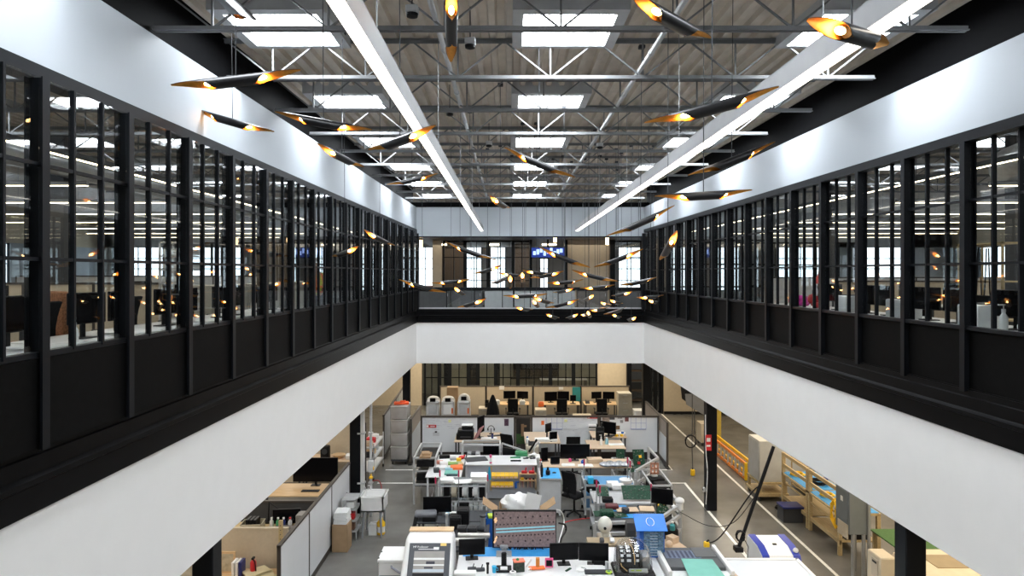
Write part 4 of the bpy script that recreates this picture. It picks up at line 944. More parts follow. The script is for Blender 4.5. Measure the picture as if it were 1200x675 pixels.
# ================================================================ BENCHES IN THE MIDDLE OF THE WORKSHOP
def rack(label, x0, x1, y0, y1, rails, shelves=(), name='aluminium_rack', top=None, sm=None, rz=0, cat='rack', group=None, wheels=False, pw=.045, m=None):
    m = m or alu
    r = thing(name, label, cat, ((x0 + x1) / 2, (y0 + y1) / 2, 0), rz, group); hw, hd = abs(x1 - x0) / 2, abs(y1 - y0) / 2; zt = top or max(rails); b = .09 if wheels else 0
    for sx in (-1, 1):
        for sy in (-1, 1):
            MB().box((sx * hw, sy * hd, (zt + b) / 2), (pw, pw, zt - b)).build('post', m, r)
            if wheels: MB().cyl((sx * hw - .02, sy * hd, .045), (sx * hw + .02, sy * hd, .045), .045, 12).build('caster', black_plastic, r)
    mb = MB()
    for z in rails:
        for s in (-1, 1): mb.box((0, s * hd, z), (2 * hw, pw, pw)).box((s * hw, 0, z), (pw, 2 * hd, pw))
    mb.build('rail', m, r)
    for z in shelves: MB().box((0, 0, z), (2 * hw - pw, 2 * hd - pw, .018)).build('shelf', sm or alu, r)
    return r
def pcb(label, loc, w, h, rot, m=None, group='circuit boards'):
    r = thing('circuit_board', label, 'circuit board', loc, 0, group); m = m or green_pcb
    o = MB().box((0, 0, 0), (w, .006, h)).build('board', m, r); o.rotation_euler = rot; mb = MB(); rnd = random.Random(int(w * 1000 + h * 77 + loc[0] * 13))
    for k in range(16):
        s = rnd.uniform(.012, .04); mb.box((rnd.uniform(-w * .42, w * .42), -.009, rnd.uniform(-h * .42, h * .42)), (s, .012, s * rnd.uniform(.4, 1)))
    mb.build('chip_pattern', M('chip_mix', (.16, .16, .14), .4, var=.9, scale=60), o)['kind'] = 'stuff'; return r
# left rail rack with black trays
r = rack('aluminium rail rack with black trays at the left end of the benches', -2.62, -2.02, 18.9, 20.5, (.55, .92, 1.28), (.5,), sm=dark_grey)
for k, z in enumerate((.60, .98)): MB().box((0, 0, z + .12), (.5, 1.4, .2), 0, .02).build('black_tray', black_plastic, r)
one(MB().box((0, 0, .03), (.3, .5, .05)).box((0, 0, .08), (.22, .3, .06), .2), 'parts_board', cardboard, 'brown board with parts on the left rail rack', 'board', (-2.3, 19.0, 1.3))
# bench behind the white workbench, with black screens
r = rack('aluminium bench frame with black screen behind the white workbench', -1.40, -.26, 20.5, 21.0, (.7, 1.24), (.72,), sm=light_grey)
pmon(566, 585, 519.5, 532.5, 20.75, .73, 'big black screen in the aluminium frame behind the white workbench')
for k, (px, m, t) in enumerate(((550, steel_grey, 'grey'), (555, dark_grey, 'dark grey'), (560, alu, 'silver'))): one(MB().box((0, 0, .12), (.13, .25, .24), 0, .01).cyl((0, -.13, .14), (0, -.15, .14), .05, 12), 'test_instrument', m, '%s test instrument beside the framed black screen' % t, 'instrument', ((px - CX) * 20.7 / F, 20.7, .73))
r = thing('sloping_rack', 'rack of black panels with a sloping aluminium rail right of the framed screen', 'rack', (.12, 20.35, 0)); mb = MB()
mb.bar((-.32, .3, 1.25), (.38, -.1, 1.12), .04).bar((-.32, .3, 0), (-.32, .3, 1.25), .04).bar((.38, -.1, 0), (.38, -.1, 1.12), .04).bar((-.32, .3, .6), (.38, -.1, .6), .04); mb.build('frame', alu, r)
MB().prism([(-.3, .62), (.36, .62), (.36, 1.06), (-.3, 1.18)], .12, .18).build('black_panel', black_plastic, r)
r = thing('machine_tool', 'white and black robot arm between the white workbench and middle desk', 'machine', ((626 - CX) * 20.2 / F, 20.2, 0)); MB().box((0, 0, .5), (.34, .4, 1.0), 0, .02).build('base', white_p, r)
MB().tube([(0, 0, 1.0), (-.02, 0, 1.2), (.06, -.05, 1.36), (.16, -.1, 1.42)], .035, 8).sphere((0, 0, 1.0), .09).build('arm', white_p, r); MB().bar((-.16, -.05, 1.12), (.08, 0, 1.48), .05, .05).build('handle', black_plastic, r)
papers('green trays stacked behind the white workbench', ONZ(611, 533, 1.02), .34, .3, 4, m=green_p, h=.025, name='tray_stack', cat='trays')
# white workbench with tool panel
Yf = (H - 1.0) * F / (544.5 - CY); Yb = (H - 1.0) * F / (533.5 - CY); xa, xb = (545 - CX) * Yf / F, (629.5 - CX) * Yf / F
r = thing('workbench', 'long white-topped workbench with grey tool panel facing the camera', 'workbench', ((xa + xb) / 2, (Yf + Yb) / 2, 0)); w, d = xb - xa, Yb - Yf
MB().box((0, 0, .985), (w, d, .03), 0, .005).build('top', white_top, r); MB().box((0, -d / 2 + .06, .50), (w - .02, .04, .92)).build('tool_panel', M('panel_grey_blue', (.40, .42, .46), .5), r)
for s in (-1, 1): MB().box((s * (w / 2 - .03), 0, .49), (.05, d - .04, .96)).build('leg', light_grey, r)
for px in (575.5, 628): MB().box(((px - CX) * Yf / F - r.location.x, -d / 2 + .03, .62), (.05, .02, .7)).build('rail_strip', bench_wood, r)
Yp = Yf + .03
for py0, py1, px0, px1, n, t in ((554, 560, 576, 607, 6, 'upper'), (565, 570.5, 575.5, 601.5, 5, 'lower')):
    for k in range(n):
        a = P(px0 + (px1 - px0) * (k + .5) / n, py1, Yp - .05); w_ = (px1 - px0) / n * Yp / F
        q = thing('parts_bin', 'yellow parts bin on the grey tool panel, %s row, %s from left' % (t, ORD[k]), 'bin', a, 0, 'yellow parts bins'); h_ = (py1 - py0) * Yp / F
        MB().prism([(-.06, 0), (.06, 0), (.06, h_), (.02, h_), (-.06, h_ * .5)], -w_ / 2 + .003, w_ / 2 - .003, 'X').build('body', yellow, q)
        MB().box((0, -.063, h_ * .2), (w_ * .7, .004, h_ * .32)).build('label_strip', M('label_peach', (.85, .58, .46), .6), q)
q = thing('tool_rack', 'small wooden tool rack on the right of the grey tool panel', 'rack', P(618.5, 571, Yp - .10)); W_ = 19 * Yp / F; HH = 16 * Yp / F; mb = MB()
for s in (-1, 1): mb.box((s * W_ / 2, 0, HH / 2), (.02, .16, HH))
for z in (HH, HH * .53, HH * .5): mb.box((0, 0, z), (W_, .16, .018))
for k in (1, 2, 3): mb.box((-W_ / 2 + W_ * k / 4, 0, HH * .25), (.015, .16, HH * .5))
mb.build('frame', wood, q)
for k, px in enumerate((613.5, 622, )): one(MB().box((0, 0, .035), (.16, .1, .07), 0, .015).cyl((.03, 0, .06), (.05, 0, .16), .018, 8), 'glue_gun', red, 'red and black hand tool on the wooden tool rack, %s of two' % ('left' if not k else 'right'), 'tool', (P(px + 1, 555, Yp - .1).x, Yp - .10, q.location.z + HH + .01))
one(MB().box((0, 0, .03), (.09, .1, .06), 0, .01), 'small_bin', yellow, 'small yellow bin inside the wooden tool rack', 'bin', (P(612, 0, Yp).x, Yp - .1, q.location.z + HH * .55))
for k, px in enumerate((612, 616.5, 621, 625)): one(MB().cyl((0, 0, 0), (0, 0, .12), .02, 8).cyl((0, 0, -.14), (0, 0, 0), .008, 6), 'screwdriver', [black_plastic if k % 2 else red], 'screwdriver hanging in the wooden tool rack, %s from left' % ORD[k], 'tool', (P(px, 0, Yp).x, Yp - .1, q.location.z + .14), group='screwdrivers in the rack')
one(MB().box((0, 0, 0), (.06, .04, .16), 0, .01).box((.05, 0, .10), (.14, .03, .03)), 'hammer', blue_p, 'blue handled tool hanging on the grey tool panel', 'tool', P(604.5, 569, Yp - .03))
one(MB().prism([(-.05, 0), (.05, 0), (.02, .36), (-.02, .36)], -.01, .01), 'plastic_guide', cyan, 'bright blue plastic wedge at the left of the yellow bins', 'tool', P(573.5, 562, Yp - .03))
q = thing('bottle', 'white bottle with pink cap on the white workbench', 'bottle', ONZ(575, 544, 1.0)); MB().lathe([(.036, 0), (.036, .17), (.02, .21)]).build('body', white_p, q); MB().cyl((0, 0, .19), (0, 0, .27), .034, 12).cyl((0, 0, .03), (0, 0, .07), .0375, 14).build('pink_cap', pink, q)
one(MB().box((0, 0, .012), (.62, .42, .022)), 'rubber_mat', dark_grey, 'black rubber mat at the left end of the white workbench', 'mat', ONZ(558, 538.5, 1.0), .25)
for k, (px, py, m) in enumerate(((604, 536.5, green_p), (604.5, 540, black_plastic))): one(MB().box((0, 0, .012), (.3, .07, .02)).box((0, -.05, .006), (.3, .05, .01)), 'circuit_strip', m, ('green' if not k else 'black') + ' circuit strip lying on the white workbench', 'circuit board', ONZ(px, py, 1.0))
for px, t in ((616, 'left'), (624, 'right')): one(MB().box((0, 0, .012), (.14, .08, .02), .3).box((.05, .04, .02), (.08, .05, .03)), 'small_part', dark_grey, 'little black part at the right of the white workbench, %s one' % t, 'part', ONZ(px, 537.5, 1.0))
# left bench with orange and green packets
zb = 1.0; r = desk('cluttered narrow bench at the left of the white workbench', ((524 - CX) * 19.3 / F, 19.2, 0), 0, .95, 2.2, 1.0, white_top, light_grey, 'workbench', 'workbench')
def flat(px, py, w, d, h, m, name, label, cat='packet', rz=0, z=1.0): return one(MB().box((0, 0, h / 2), (w, d, h), 0, min(.01, h * .3)).box((0, 0, h + .002), (w * .6, d * .5, .003)), name, m, label, cat, ONZ(px, py, z), rz)
flat(535, 549, .34, .3, .07, orange, 'packet', 'orange packet on the cluttered left bench', rz=.1); flat(533, 544, .40, .22, .05, M('olive_green', (.22, .36, .10), .5), 'packet', 'green and brown packet behind the orange one'); flat(529, 555, .36, .3, .05, mint, 'packet', 'mint green packet at the front of the cluttered left bench'); flat(517, 549, .3, .24, .06, white_p, 'packet', 'white packet at the left of the cluttered bench'); flat(515, 543, .2, .16, .07, M('salmon', (.65, .25, .18), .5), 'packet', 'salmon red box on the cluttered left bench')
flat(530, 558.5, .30, .2, .08, M('dark_teal', (.015, .05, .06), .4), 'packet', 'dark teal box under the mint packet', z=.96)
papers('scattered white papers at the back of the cluttered left bench', ONZ(524, 541, 1.0), .5, .4, 8); one(MB().sphere((0, 0, .05), .07, (1.3, 1, .8)).cyl((0, 0, .06), (.1, .03, .1), .03, 8), 'red_clamp', red, 'bright red clamp at the corner of the cluttered left bench', 'tool', ONZ(541, 538, 1.0)); flat(537.5, 540, .14, .12, .08, yellow, 'packet', 'small yellow box beside the red clamp')
one(MB().box((0, 0, .2), (.42, .4, .40), 0, .02).box((0, -.21, .22), (.36, .02, .3)), 'computer_tower', black_plastic, 'black computer on the floor before the left whiteboard', 'computer', (-1.45, 21.6, 0))
# component reel cart
Yr = 17.4; x0, x1 = (514 - CX) * Yr / F, (570 - CX) * Yr / F
r = rack('wire cart holding edge-on white component reels', x0, x1, Yr - .3, Yr + .35, (.34, .68, 1.06), (.34, .68), 'reel_cart', 1.14, clear_plastic, wheels=True, pw=.03, cat='cart'); MB().box((0, 0, 1.09), (x1 - x0, .65, .012)).build('clear_top', clear_plastic, r)
for k, px in enumerate((516, 532.5, 545, 557)):
    for nm, dx, m, lab in (('component_reel', 0, white_p if k != 1 else M('ivory', (.65, .58, .44), .5), 'reel'), ('reel_holder', 8, black_plastic, 'holder')):
        c = P(px + dx, 574, Yr - .05)
        if nm == 'component_reel': q = thing(nm, 'white component reel edge-on in upper cart tier, %s from left' % ORD[k], 'reel', c, 0, 'upper reels'); MB().cyl((-.055, 0, 0), (.055, 0, 0), .185, 28).build('tape_pack', m, q); MB().cyl((-.065, 0, 0), (-.056, 0, 0), .195, 28).cyl((.056, 0, 0), (.065, 0, 0), .195, 28).build('flange', m, q)
        else: one(MB().box((0, 0, -.02), (.15, .3, .28), 0, .02).box((0, -.16, .1), (.08, .03, .05)), nm, m, 'black holder between upper reels of the cart, %s from left' % ORD[k], 'holder', c)
for k, px in enumerate((528, 534.5, 551.5, 557.5, 563.5)):
    c = P(px, 593.5, Yr - .05); q = thing('component_reel', 'small white reel edge-on in lower cart tier, %s from left' % ORD[k], 'reel', c, 0, 'lower reels'); MB().cyl((-.04, 0, 0), (.04, 0, 0), .10, 24).build('tape_pack', white_p, q); MB().cyl((-.036, 0, 0), (-.031, 0, 0), .11, 24).cyl((.031, 0, 0), (.036, 0, 0), .11, 24).build('flange', white_p, q)
one(MB().box((0, 0, .1), (.30, .3, .2), 0, .02).box((0, -.16, .1), (.1, .03, .08)), 'reel_holder', black_plastic, 'black box between the lower reels of the cart', 'holder', P(543, 597.5, Yr - .05))
q = papers('white packet with green print on top of the reel cart', P(523.5, 562, Yr - .1), .36, .25, 3, .0, h=.03); p_ = P(545, 0, Yr); papers('white sheets spread on top of the reel cart', (p_.x, Yr - .05, 1.10), .5, .3, 5, .2); papers('white foam wrap on the right end of the reel cart', (P(561, 0, Yr).x, Yr, 1.10), .40, .4, 5, 0, h=.035)
q.location = (P(523.5, 0, Yr).x, Yr - .1, 1.10)
# dark monitor and grey machine in front of it
zdesk(488, 572, 612.5, 598, .76, 'dark grey equipment table left of the big screen', dark_grey)
monitor('large dark monitor standing before the reel cart', ONZ(512.5, 603, .76), .04, .66, .36, .06)
q = thing('scanner_arm', 'grey articulated machine arm on the dark equipment table', 'machine', ONZ(499, 608, .76)); MB().box((0, 0, .12), (.5, .3, .10), .1, .03).build('upper_arm', M('slate', (.13, .135, .15), .45), q); MB().tube([(-.2, -.1, .1), (-.24, -.2, -.1), (-.1, -.25, -.22), (.1, -.25, -.25), (.25, -.22, -.2)], .05, 8).box((.1, -.15, .05), (.3, .1, .1)).build('lower_arm', black_plastic, q); MB().box((0, 0, .035), (.3, .24, .07), 0, .01).build('foot', dark_grey, q)
flat(530.5, 601.5, .16, .12, .03, white_p, 'notes', 'white and pink note pad on the dark equipment table', 'notes', z=.78); flat(524, 603.5, .08, .12, .05, M('light_blue_p', (.2, .5, .75), .5), 'notes', 'pale blue clip beside the note pad', 'clip', z=.78)
xb_, Yq = (548 - CX) * 14.6 / F, 14.6
r = rack('black optical bench with stacked black boxes behind the lower left monitor', (523 - CX) * Yq / F, (572 - CX) * Yq / F, Yq - .98, Yq + .6, (.3, .86), (.86,), 'optical_bench', .88, dark_grey, cat='bench', m=dark_grey)
for px, py, w, h, d, m, t in ((534, 612, .24, .26, .3, black_plastic, 'left tall'), (543, 608, .26, .34, .3, black_plastic, 'back'), (541.5, 619.5, .20, .16, .2, M('charcoal', (.03, .03, .033), .6), 'front left'), (553.5, 619.5, .20, .16, .2, MATS['charcoal'], 'front right')):
    p = ONZ(px, py + 6, .88); one(MB().box((0, 0, h / 2), (w, d, h), 0, .01).box((0, -d / 2 - .005, h * .8), (w * .7, .012, h * .12)).box((0, 0, h + .004), (w * .7, d * .6, .01)), 'equipment_box', m, '%s black equipment box on the optical bench' % t, 'equipment', p)
q = thing('optic_column', 'silver upright post beside the white machine top', 'post', ONZ(523.7, 620, .88)); MB().cyl((0, 0, 0), (0, 0, .32), .03, 14).build('post', alu, q); MB().cyl((0, 0, .32), (0, 0, .345), .036, 14).build('cap', white_p, q)
q = thing('stage_cylinder', 'dark grey cylinder on a stand left of the big screen', 'equipment', ONZ(566, 622, .88)); MB().cyl((0, 0, .0), (0, 0, .3), .05, 14).build('column', steel_grey, q); MB().cyl((0, 0, .3), (0, 0, .34), .07, 14).cyl((-.15, -.1, .1), (.02, -.06, .06), .055, 12).build('head', dark_grey, q)
for py, px, t in ((628, 556, 'upper'), (634, 548, 'lower')): one(MB().cyl((-.32, 0, .06), (.32, 0, .06), .055, 16).cyl((-.34, 0, .06), (-.30, 0, .06), .062, 16).box((0, 0, .0), (.5, .12, .05)), 'metal_cylinder', M('satin_steel', (.5, .48, .45), .35, .6), '%s horizontal metal cylinder above the lower left monitor' % t, 'equipment', ONZ(px, py + 3, .905))
# box with white sack before the white workbench
q = carton('open brown carton with a white sack behind the big screen', (P(608, 0, 15.9).x, 15.9, 0), (.92, .5, 1.0), name='carton', flaps=True)
sk = MB().sphere((0, 0, .14), .26, (1.45, .8, 1), 28)
for v in sk.bm.verts: v.co *= 1 + .10 * math.sin(v.co.x * 19 + 1) * math.sin(v.co.y * 23) + .06 * math.sin(v.co.z * 31 + v.co.x * 13)
one(sk, 'white_sack', M('sack', (.75, .75, .74), .7, var=.05, scale=10, bump=.4), 'white plastic sack bulging from the open carton', 'sack', (P(606, 0, 15.8).x, 15.8, .90))
one(MB().box((0, 0, .2), (.34, .012, .40)), 'paper_sheet', paper, 'white sheet leaning on the open carton', 'paper', (P(622, 0, 15.6).x, 15.62, .96), -.1).rotation_euler.y = .22
q = bin_box('blue bin with green packets left of the open carton', (P(582, 0, 15.2).x, 15.2, .0), (.46, .4, 1.0)); one(MB().box((0, 0, .03), (.3, .2, .06), .2, .01).sphere((.08, .05, .07), .06), 'green_packet', lime, 'lime green packet in the tall blue bin', 'packet', (P(579.5, 0, 15.2).x, 15.15, .99))
# ---------------------------------------------------------------- right-hand benches
Yf = (H - 1.0) * F / (547.5 - CY); Yb = (H - 1.0) * F / (537 - CY)
r = zdesk(634, 741, 547.5, 537.5, 1.0, 'long pale wood bench littered with bags and boards, middle right'); 
pmon(656.5, 691, 520.5, 536, 19.65, 1.0, 'wide black monitor on the littered long bench'); pmon(634, 642, 525, 540, 19.6, 1.0, 'small black screen at the left end of the littered long bench', .3)
pmon(645, 656, 536, 544, 19.3, 1.0, 'black device with pale stripe on the littered long bench', .1)
carton('opened flat brown carton on the littered long bench', ONZ(697, 542, 1.0), (.42, .3, .12), .05, pale_wood, 'carton'); one(MB().box((0, 0, .04), (.08, .08, .08), 0, .006).box((0, 0, .085), (.06, .06, .01)), 'sticky_notes', pink, 'pink cube of notes on the littered long bench', 'notes', ONZ(668, 541, 1.0)); one(MB().box((0, 0, .04), (.10, .1, .07), 0, .01).cyl((0, 0, .07), (0, 0, .1), .03, 10), 'blue_bottle_cap', blue_p, 'small blue container on the littered long bench', 'container', ONZ(683, 543, 1.0))
papers('white sheets at the left of the littered long bench', ONZ(666, 545, 1.0), .35, .2, 5); papers('white forms in the middle of the littered long bench', ONZ(686, 546, 1.0), .4, .2, 6)
bagm = M('bag_film', (.42, .44, .46), .2, .3, var=.5, scale=14, bump=.6)
for k, (px, t) in enumerate(((711, 'left'), (722, 'middle'), (733, 'right'))): one(MB().sphere((0, 0, .05), .2, (1.1, .9, .32), 14).sphere((.1, .05, .07), .12, (1, 1, .5)), 'static_bag', bagm, 'silvery static bag on the littered long bench, %s one' % t, 'bag', ONZ(px, 546, 1.0))
chair('black office chair with grey-rimmed seat in the aisle below the long bench', ((672 - CX) * 18.3 / F, 18.1, 0), 2.4, hi=.52)
q = thing('workbench', 'small bench with bright blue mat left of the aisle chair', 'workbench', ((644 - CX) * 18.4 / F, 18.46, 0)); MB().box((0, 0, .97), (.58, 1.0, .03)).build('top', alu, q); MB().box((.02, 0, .99), (.52, .95, .012)).build('blue_mat', M('bright_blue_mat', (.06, .38, .78), .5), q); MB().box((0, -.44, .5), (.54, .03, .85)).build('front_panel', light_grey, q)
for s in (-1, 1): MB().box((s * .25, 0, .48), (.05, .9, .955)).build('leg', light_grey, q)
one(MB().box((0, 0, .06), (.11, .16, .12), 0, .02).cyl((0, 0, .12), (0, 0, .2), .03, 10), 'solder_station', black_plastic, 'black soldering device on the bright blue mat', 'tool', (q.location.x - .05, 18.3, .998)); one(MB().box((0, 0, .01), (.1, .07, .02)).box((0, 0, .025), (.04, .03, .012)), 'small_part', dark_grey, 'dark square part on the bright blue mat', 'part', (q.location.x + .13, 18.45, .998))
for k in range(4): one(MB().lathe([(.03, 0), (.035, .22), (.02, .28), (.02, .32)]), 'spray_can', [black_plastic, dark_grey, white_p, red][k], '%s spray can in the row left of the blue mat' % ['black', 'dark grey', 'white', 'red'][k], 'can', (q.location.x - .22, 18.1 + .18 * k, .998), group='spray cans')
# racks of boards
def shelfrack(px0, px1, Y, dpt, zs, label, sm, **k):
    return rack(label, (px0 - CX) * Y / F, (px1 - CX) * Y / F, Y - dpt / 2, Y + dpt / 2, zs, zs, sm=sm, **k)
shelfrack(684, 741, 18.2, .8, (.25, .56, .86), 'grey shelf cart with blue liners below the littered bench', M('blue_liner', (.10, .30, .55), .5), name='shelf_cart', cat='cart', top=1.02, wheels=True)
one(MB().sphere((0, 0, .1), .14, (1, 1, .8)).box((.3, 0, .06), (.3, .2, .1), 0, .03), 'bagged_parts', M('bag_clear', (.45, .47, .45), .3, var=.2), 'clear bagged parts on the grey shelf cart', 'bag', ((720 - CX) * 18.1 / F, 18.1, .58))
one(MB().lathe([(.04, 0), (.17, .02), (.18, .1), (.03, .12)]), 'white_bowl', white_p, 'white round container on the grey shelf cart', 'container', ((733 - CX) * 18 / F, 17.95, .88))
one(MB().box((0, 0, .2), (.36, .3, .3), 0, .06).sphere((.1, -.05, .1), .15), 'black_bag', black_fabric, 'black bag on the grey shelf cart', 'bag', ((694 - CX) * 18.1 / F, 18.0, .58))
Yc = 16.6
shelfrack(695, 763, Yc, .9, (.30, .62, .93), 'board cart with green circuit boards leaning on top', alu, name='board_cart', cat='cart', top=1.0, wheels=True)
pcb('large green circuit board on the board cart, left of the pair', ((738 - CX) * Yc / F, Yc - .1, 1.10), .40, .40, (-.95, 0, 0)); pcb('large green circuit board on the board cart, right of the pair', ((756 - CX) * Yc / F, Yc - .1, 1.10), .38, .40, (-.95, 0, 0)); pcb('small green circuit board at the left of the board cart', ((707 - CX) * Yc / F, Yc + .1, 1.06), .28, .26, (-.9, 0, 0))
pcb('dark blue circuit board hanging on the front of the board cart', ((755 - CX) * 16.05 / F, 16.05, .78), .32, .34, (.12, 0, 0), navy_pcb)
for px, py, m, t in ((718, 566, white_p, 'tall'), (724, 569, white_p, 'wide')): one(MB().box((0, 0, .06), (.3, .22, .12), 0, .01).box((0, -.112, .05), (.28, .006, .03)), 'white_module', m, '%s white module on the board cart' % t, 'module', ONZ(px, py + 4, .95))
one(MB().box((0, 0, .05), (.25, .22, .09), 0, .01).box((0, 0, .1), (.15, .12, .02)), 'black_module', black_plastic, 'black module between the boards on the board cart', 'module', ((711 - CX) * 16.4 / F, 16.3, .945))
flat(692, 566, .14, .2, .16, cyan, 'blue_box', 'blue box at the left end of the board cart', 'box', z=.95)
for z, t in ((.63, 'middle'), (.31, 'bottom')): one(MB().box((0, 0, .1), (.9, .5, .18), 0, .02).box((0, -.255, .1), (.7, .01, .06)), 'rack_module', black_plastic, 'black rack module on the %s shelf of the board cart' % t, 'module', ((725 - CX) * Yc / F, Yc - .1, z + .01))
# pink tipped rods of the carts
for k, (px, y0_, y1_, Y, t) in enumerate(((699, 563, 620, 16.2, 'left front of the board cart'), (703, 569, 600, 16.15, 'second of the board cart'), (735.5, 536, 565, 18.0, 'back of the shelf cart'), (738.5, 540, 562, 17.9, 'right of the shelf cart'), (763, 567, 605, 16.1, 'right front of the board cart'), (684.5, 538, 575, 18.4, 'left of the shelf cart'), (515.5, 551, 575, 17.0, 'left of the reel cart'), (537.5, 551, 572, 17.05, 'middle of the reel cart'), (571.5, 556, 602, 17.0, 'right of the reel cart'), (510.5, 559, 605, 16.95, 'near left of the reel cart'))):
    a, b = P(px, y0_, Y), P(px, y1_, Y); q = thing('marker_rod', 'dark rod with red tip at the ' + t, 'rod', (b.x, Y, 0)); MB().cyl((0, 0, 0), (0, 0, a.z), .013, 8).build('rod', steel_grey, q); MB().cyl((0, 0, a.z - .16), (0, 0, a.z), .02, 8).build('red_tip', M('crimson', (.55, .02, .10), .5), q)
# benches at the right edge with aluminium rails
pq1 = pcb('green circuit board standing behind the right rails, with orange tag', ((727 - CX) * 20.2 / F, 20.2, .98), .24, .42, (-.3, 0, 0)); pq2 = pcb('green circuit board leaning behind the right rails, with yellow tag', ((748.5 - CX) * 20.0 / F, 20.0, 1.0), .34, .46, (-.4, 0, .1)); pcb('green circuit board lying low between the right rails', ((744 - CX) * 19.0 / F, 19.0, .95), .4, .24, (-1.1, 0, 0))
for q, x, z, m in ((pq1, .03, -.14, orange), (pq2, .04, .02, yellow), (pq2, -.02, -.16, red)): MB().box((0, 0, 0), (.085, .006, .08), 0, .002).build('tag', m, q.children[0], (x, -.024, z))
rack('aluminium rail bench below the right whiteboard', (722 - CX) * 20 / F, (742 - CX) * 20 / F, 20.0, 20.8, (.4, .76), (.76,), sm=dark_grey)
def railbench(pts, label, z0s, yd=.04, w=.065):
    r = thing('rail_frame', label, 'rack', (0, 0, 0)); mb = MB()
    for z in z0s:
        for a, b in zip(pts, pts[1:]): mb.bar((a[0], a[1], z), (b[0], b[1], z), w, w)
    mb.build('rail', alu, r)
    for a in pts: MB().box((a[0], a[1], max(z0s) / 2), (w, w, max(z0s))).build('post', alu, r)
    return r
g = lambda px, py, z: tuple(onz(px, py, z).xy)
railbench([g(745, 552, 1.05), g(771, 537, 1.05), g(760, 525, 1.05)], 'angled aluminium rails at the right edge, far pair', (1.05, .72))
railbench([g(697, 613, .98), g(768, 611.5, .98), g(797, 592, .98), g(783, 574, .98)], 'angled aluminium rails before the blue drawer cabinet', (.98, .74, .42))
q = thing('salmon_bracket', 'salmon coloured perforated bracket at the right edge', 'bracket', P(767, 549, 18.4)); mb = MB()
for s in (-1, 0, 1): mb.box((s * .09, 0, 0), (.05, .02, .3)).box((0, 0, s * .13), (.22, .02, .05))
mb.build('plate', M('salmon_p', (.75, .36, .24), .5), q); MB().bar((0, .03, -.12), (0, .35, -.2), .03).box((0, .1, -.2), (.16, .3, .03)).cyl((0, .2, -P(767, 549, 18.4).z), (0, .2, -.2), .03, 8).build('mount', alu, q)
Yd = 16.0
r = zdesk(712, 771, 611, 592.5, .92, 'dark bench strewn with boards and blue mats at the right edge', dark_grey)
monitor('black monitor turned aside on the right edge bench', ((776 - CX) * 15.9 / F, 15.9, .92), -.35, .50, .36, .10)
one(MB().cyl((0, 0, 0), (0, 0, .15), .08, 14).sphere((0, 0, .2), .11, (1, 1, .7)).box((-.14, 0, .05), (.1, .1, .1), 0, .02), 'white_camera', white_p, 'white camera device behind the monitor on the right edge bench', 'device', ((800 - CX) * 16.0 / F - .12, 15.8, .93)); one(MB().lathe([(.05, 0), (.075, .02), (.075, .05), (.04, .07)]), 'yellow_tape', yellow, 'yellow roll on the right edge bench', 'tape', ONZ(774.5, 594, .92))
pcb('green disc-like board on the right edge bench', (ONZ(776, 604, .92)) + Vector((0, 0, .12)), .22, .22, (-.4, .5, 0)); keyboard('grey keyboard on the blue tray bench', ONZ(757, 603, .92), -.1, steel_grey)
flat(716, 604, .16, .24, .02, white_p, 'frame_part', 'white square frame on the blue tray bench', 'part', z=.92); flat(740, 605, .50, .25, .012, blue_mat, 'blue_sheet', 'blue mat on the right edge bench', 'mat', z=.92)
one(MB().box((0, 0, .06), (.3, .25, .12), 0, .02).box((0, -.13, .06), (.2, .01, .06)), 'green_module', green_pcb, 'dark green board stack below the board cart', 'module', ((712 - CX) * 15.3 / F, 15.4, .93))
for k in range(3): one(MB().box((0, 0, .16), (.60, .3, .3), 0, .03).box((0, -.152, .2), (.3, .01, .08)), 'black_crate', black_plastic, 'black crate between the right edge rails, %s from front' % ORD[k], 'crate', (3.45 + .06 * k, 15.2 + .55 * k, .44))
one(MB().box((0, 0, .02), (.5, .7, .03)).box((.1, .1, .1), (.2, .2, .14), .3).sphere((-.1, -.1, .09), .08), 'parts_tray', pale_wood, 'wooden tray of teal and black parts at the right edge', 'tray', g(786, 640, .5) + (.5,), .3)
bottle('teal bottle at the corner of the right edge rails', (g(788, 621, .78)[0], g(788, 621, .78)[1], .78), .18, .06, teal, white_p)

flat(724, 596, .45, .4, .012, blue_mat, 'blue_sheet', 'blue mat under the boards at the back of the dark right bench', 'mat', z=.92)
pcb('green circuit board lying flat at the left of the dark right bench', ONZ(707, 602, .935), .42, .30, (-1.5, 0, 0)); pcb('green circuit board lying flat in the middle of the dark right bench', ONZ(727, 604, .94), .30, .22, (-1.5, 0, .2))
flat(735, 598, .50, .28, .03, pale_wood, 'wood_board', 'pale wood board at the back of the dark right bench', 'board', .05, .935); flat(758, 597, .34, .34, .03, pale_wood, 'wood_board', 'pale wood board at the right of the dark right bench', 'board', -.1, .925)
one(MB().box((0, 0, .06), (.16, .14, .12), 0, .02).cyl((0, -.07, .06), (0, -.1, .06), .04, 10), 'test_instrument', dark_grey, 'dark instrument in the middle of the dark right bench', 'instrument', ONZ(733, 601, .935))
one(MB().box((0, 0, .05), (.3, .2, .1), 0, .02).box((0, -.1, .05), (.24, .01, .05)), 'red_box', M('dark_maroon', (.10, .015, .02), .5), 'dark red box beside the blue mat on the right bench', 'box', ONZ(717, 596, .935))
for k, (px, py, Y) in enumerate(((770, 592, 17.6), (777, 584, 17.9), (768, 580, 18.4))): one(MB().box((0, 0, .14), (.42, .35, .28), .2, .02).box((0, -.17, .2), (.2, .03, .05), .2), 'black_crate', black_plastic, 'black crate in the far right rails, %s from front' % ORD[k], 'crate', ((px - CX) * Y / F, Y, .62 if k else .3))
rack('aluminium frame holding black crates at the right edge', (760 - CX) * 17.8 / F, (783 - CX) * 17.8 / F, 17.4, 18.8, (.3, .6, .98), (.28, .6), sm=dark_grey)

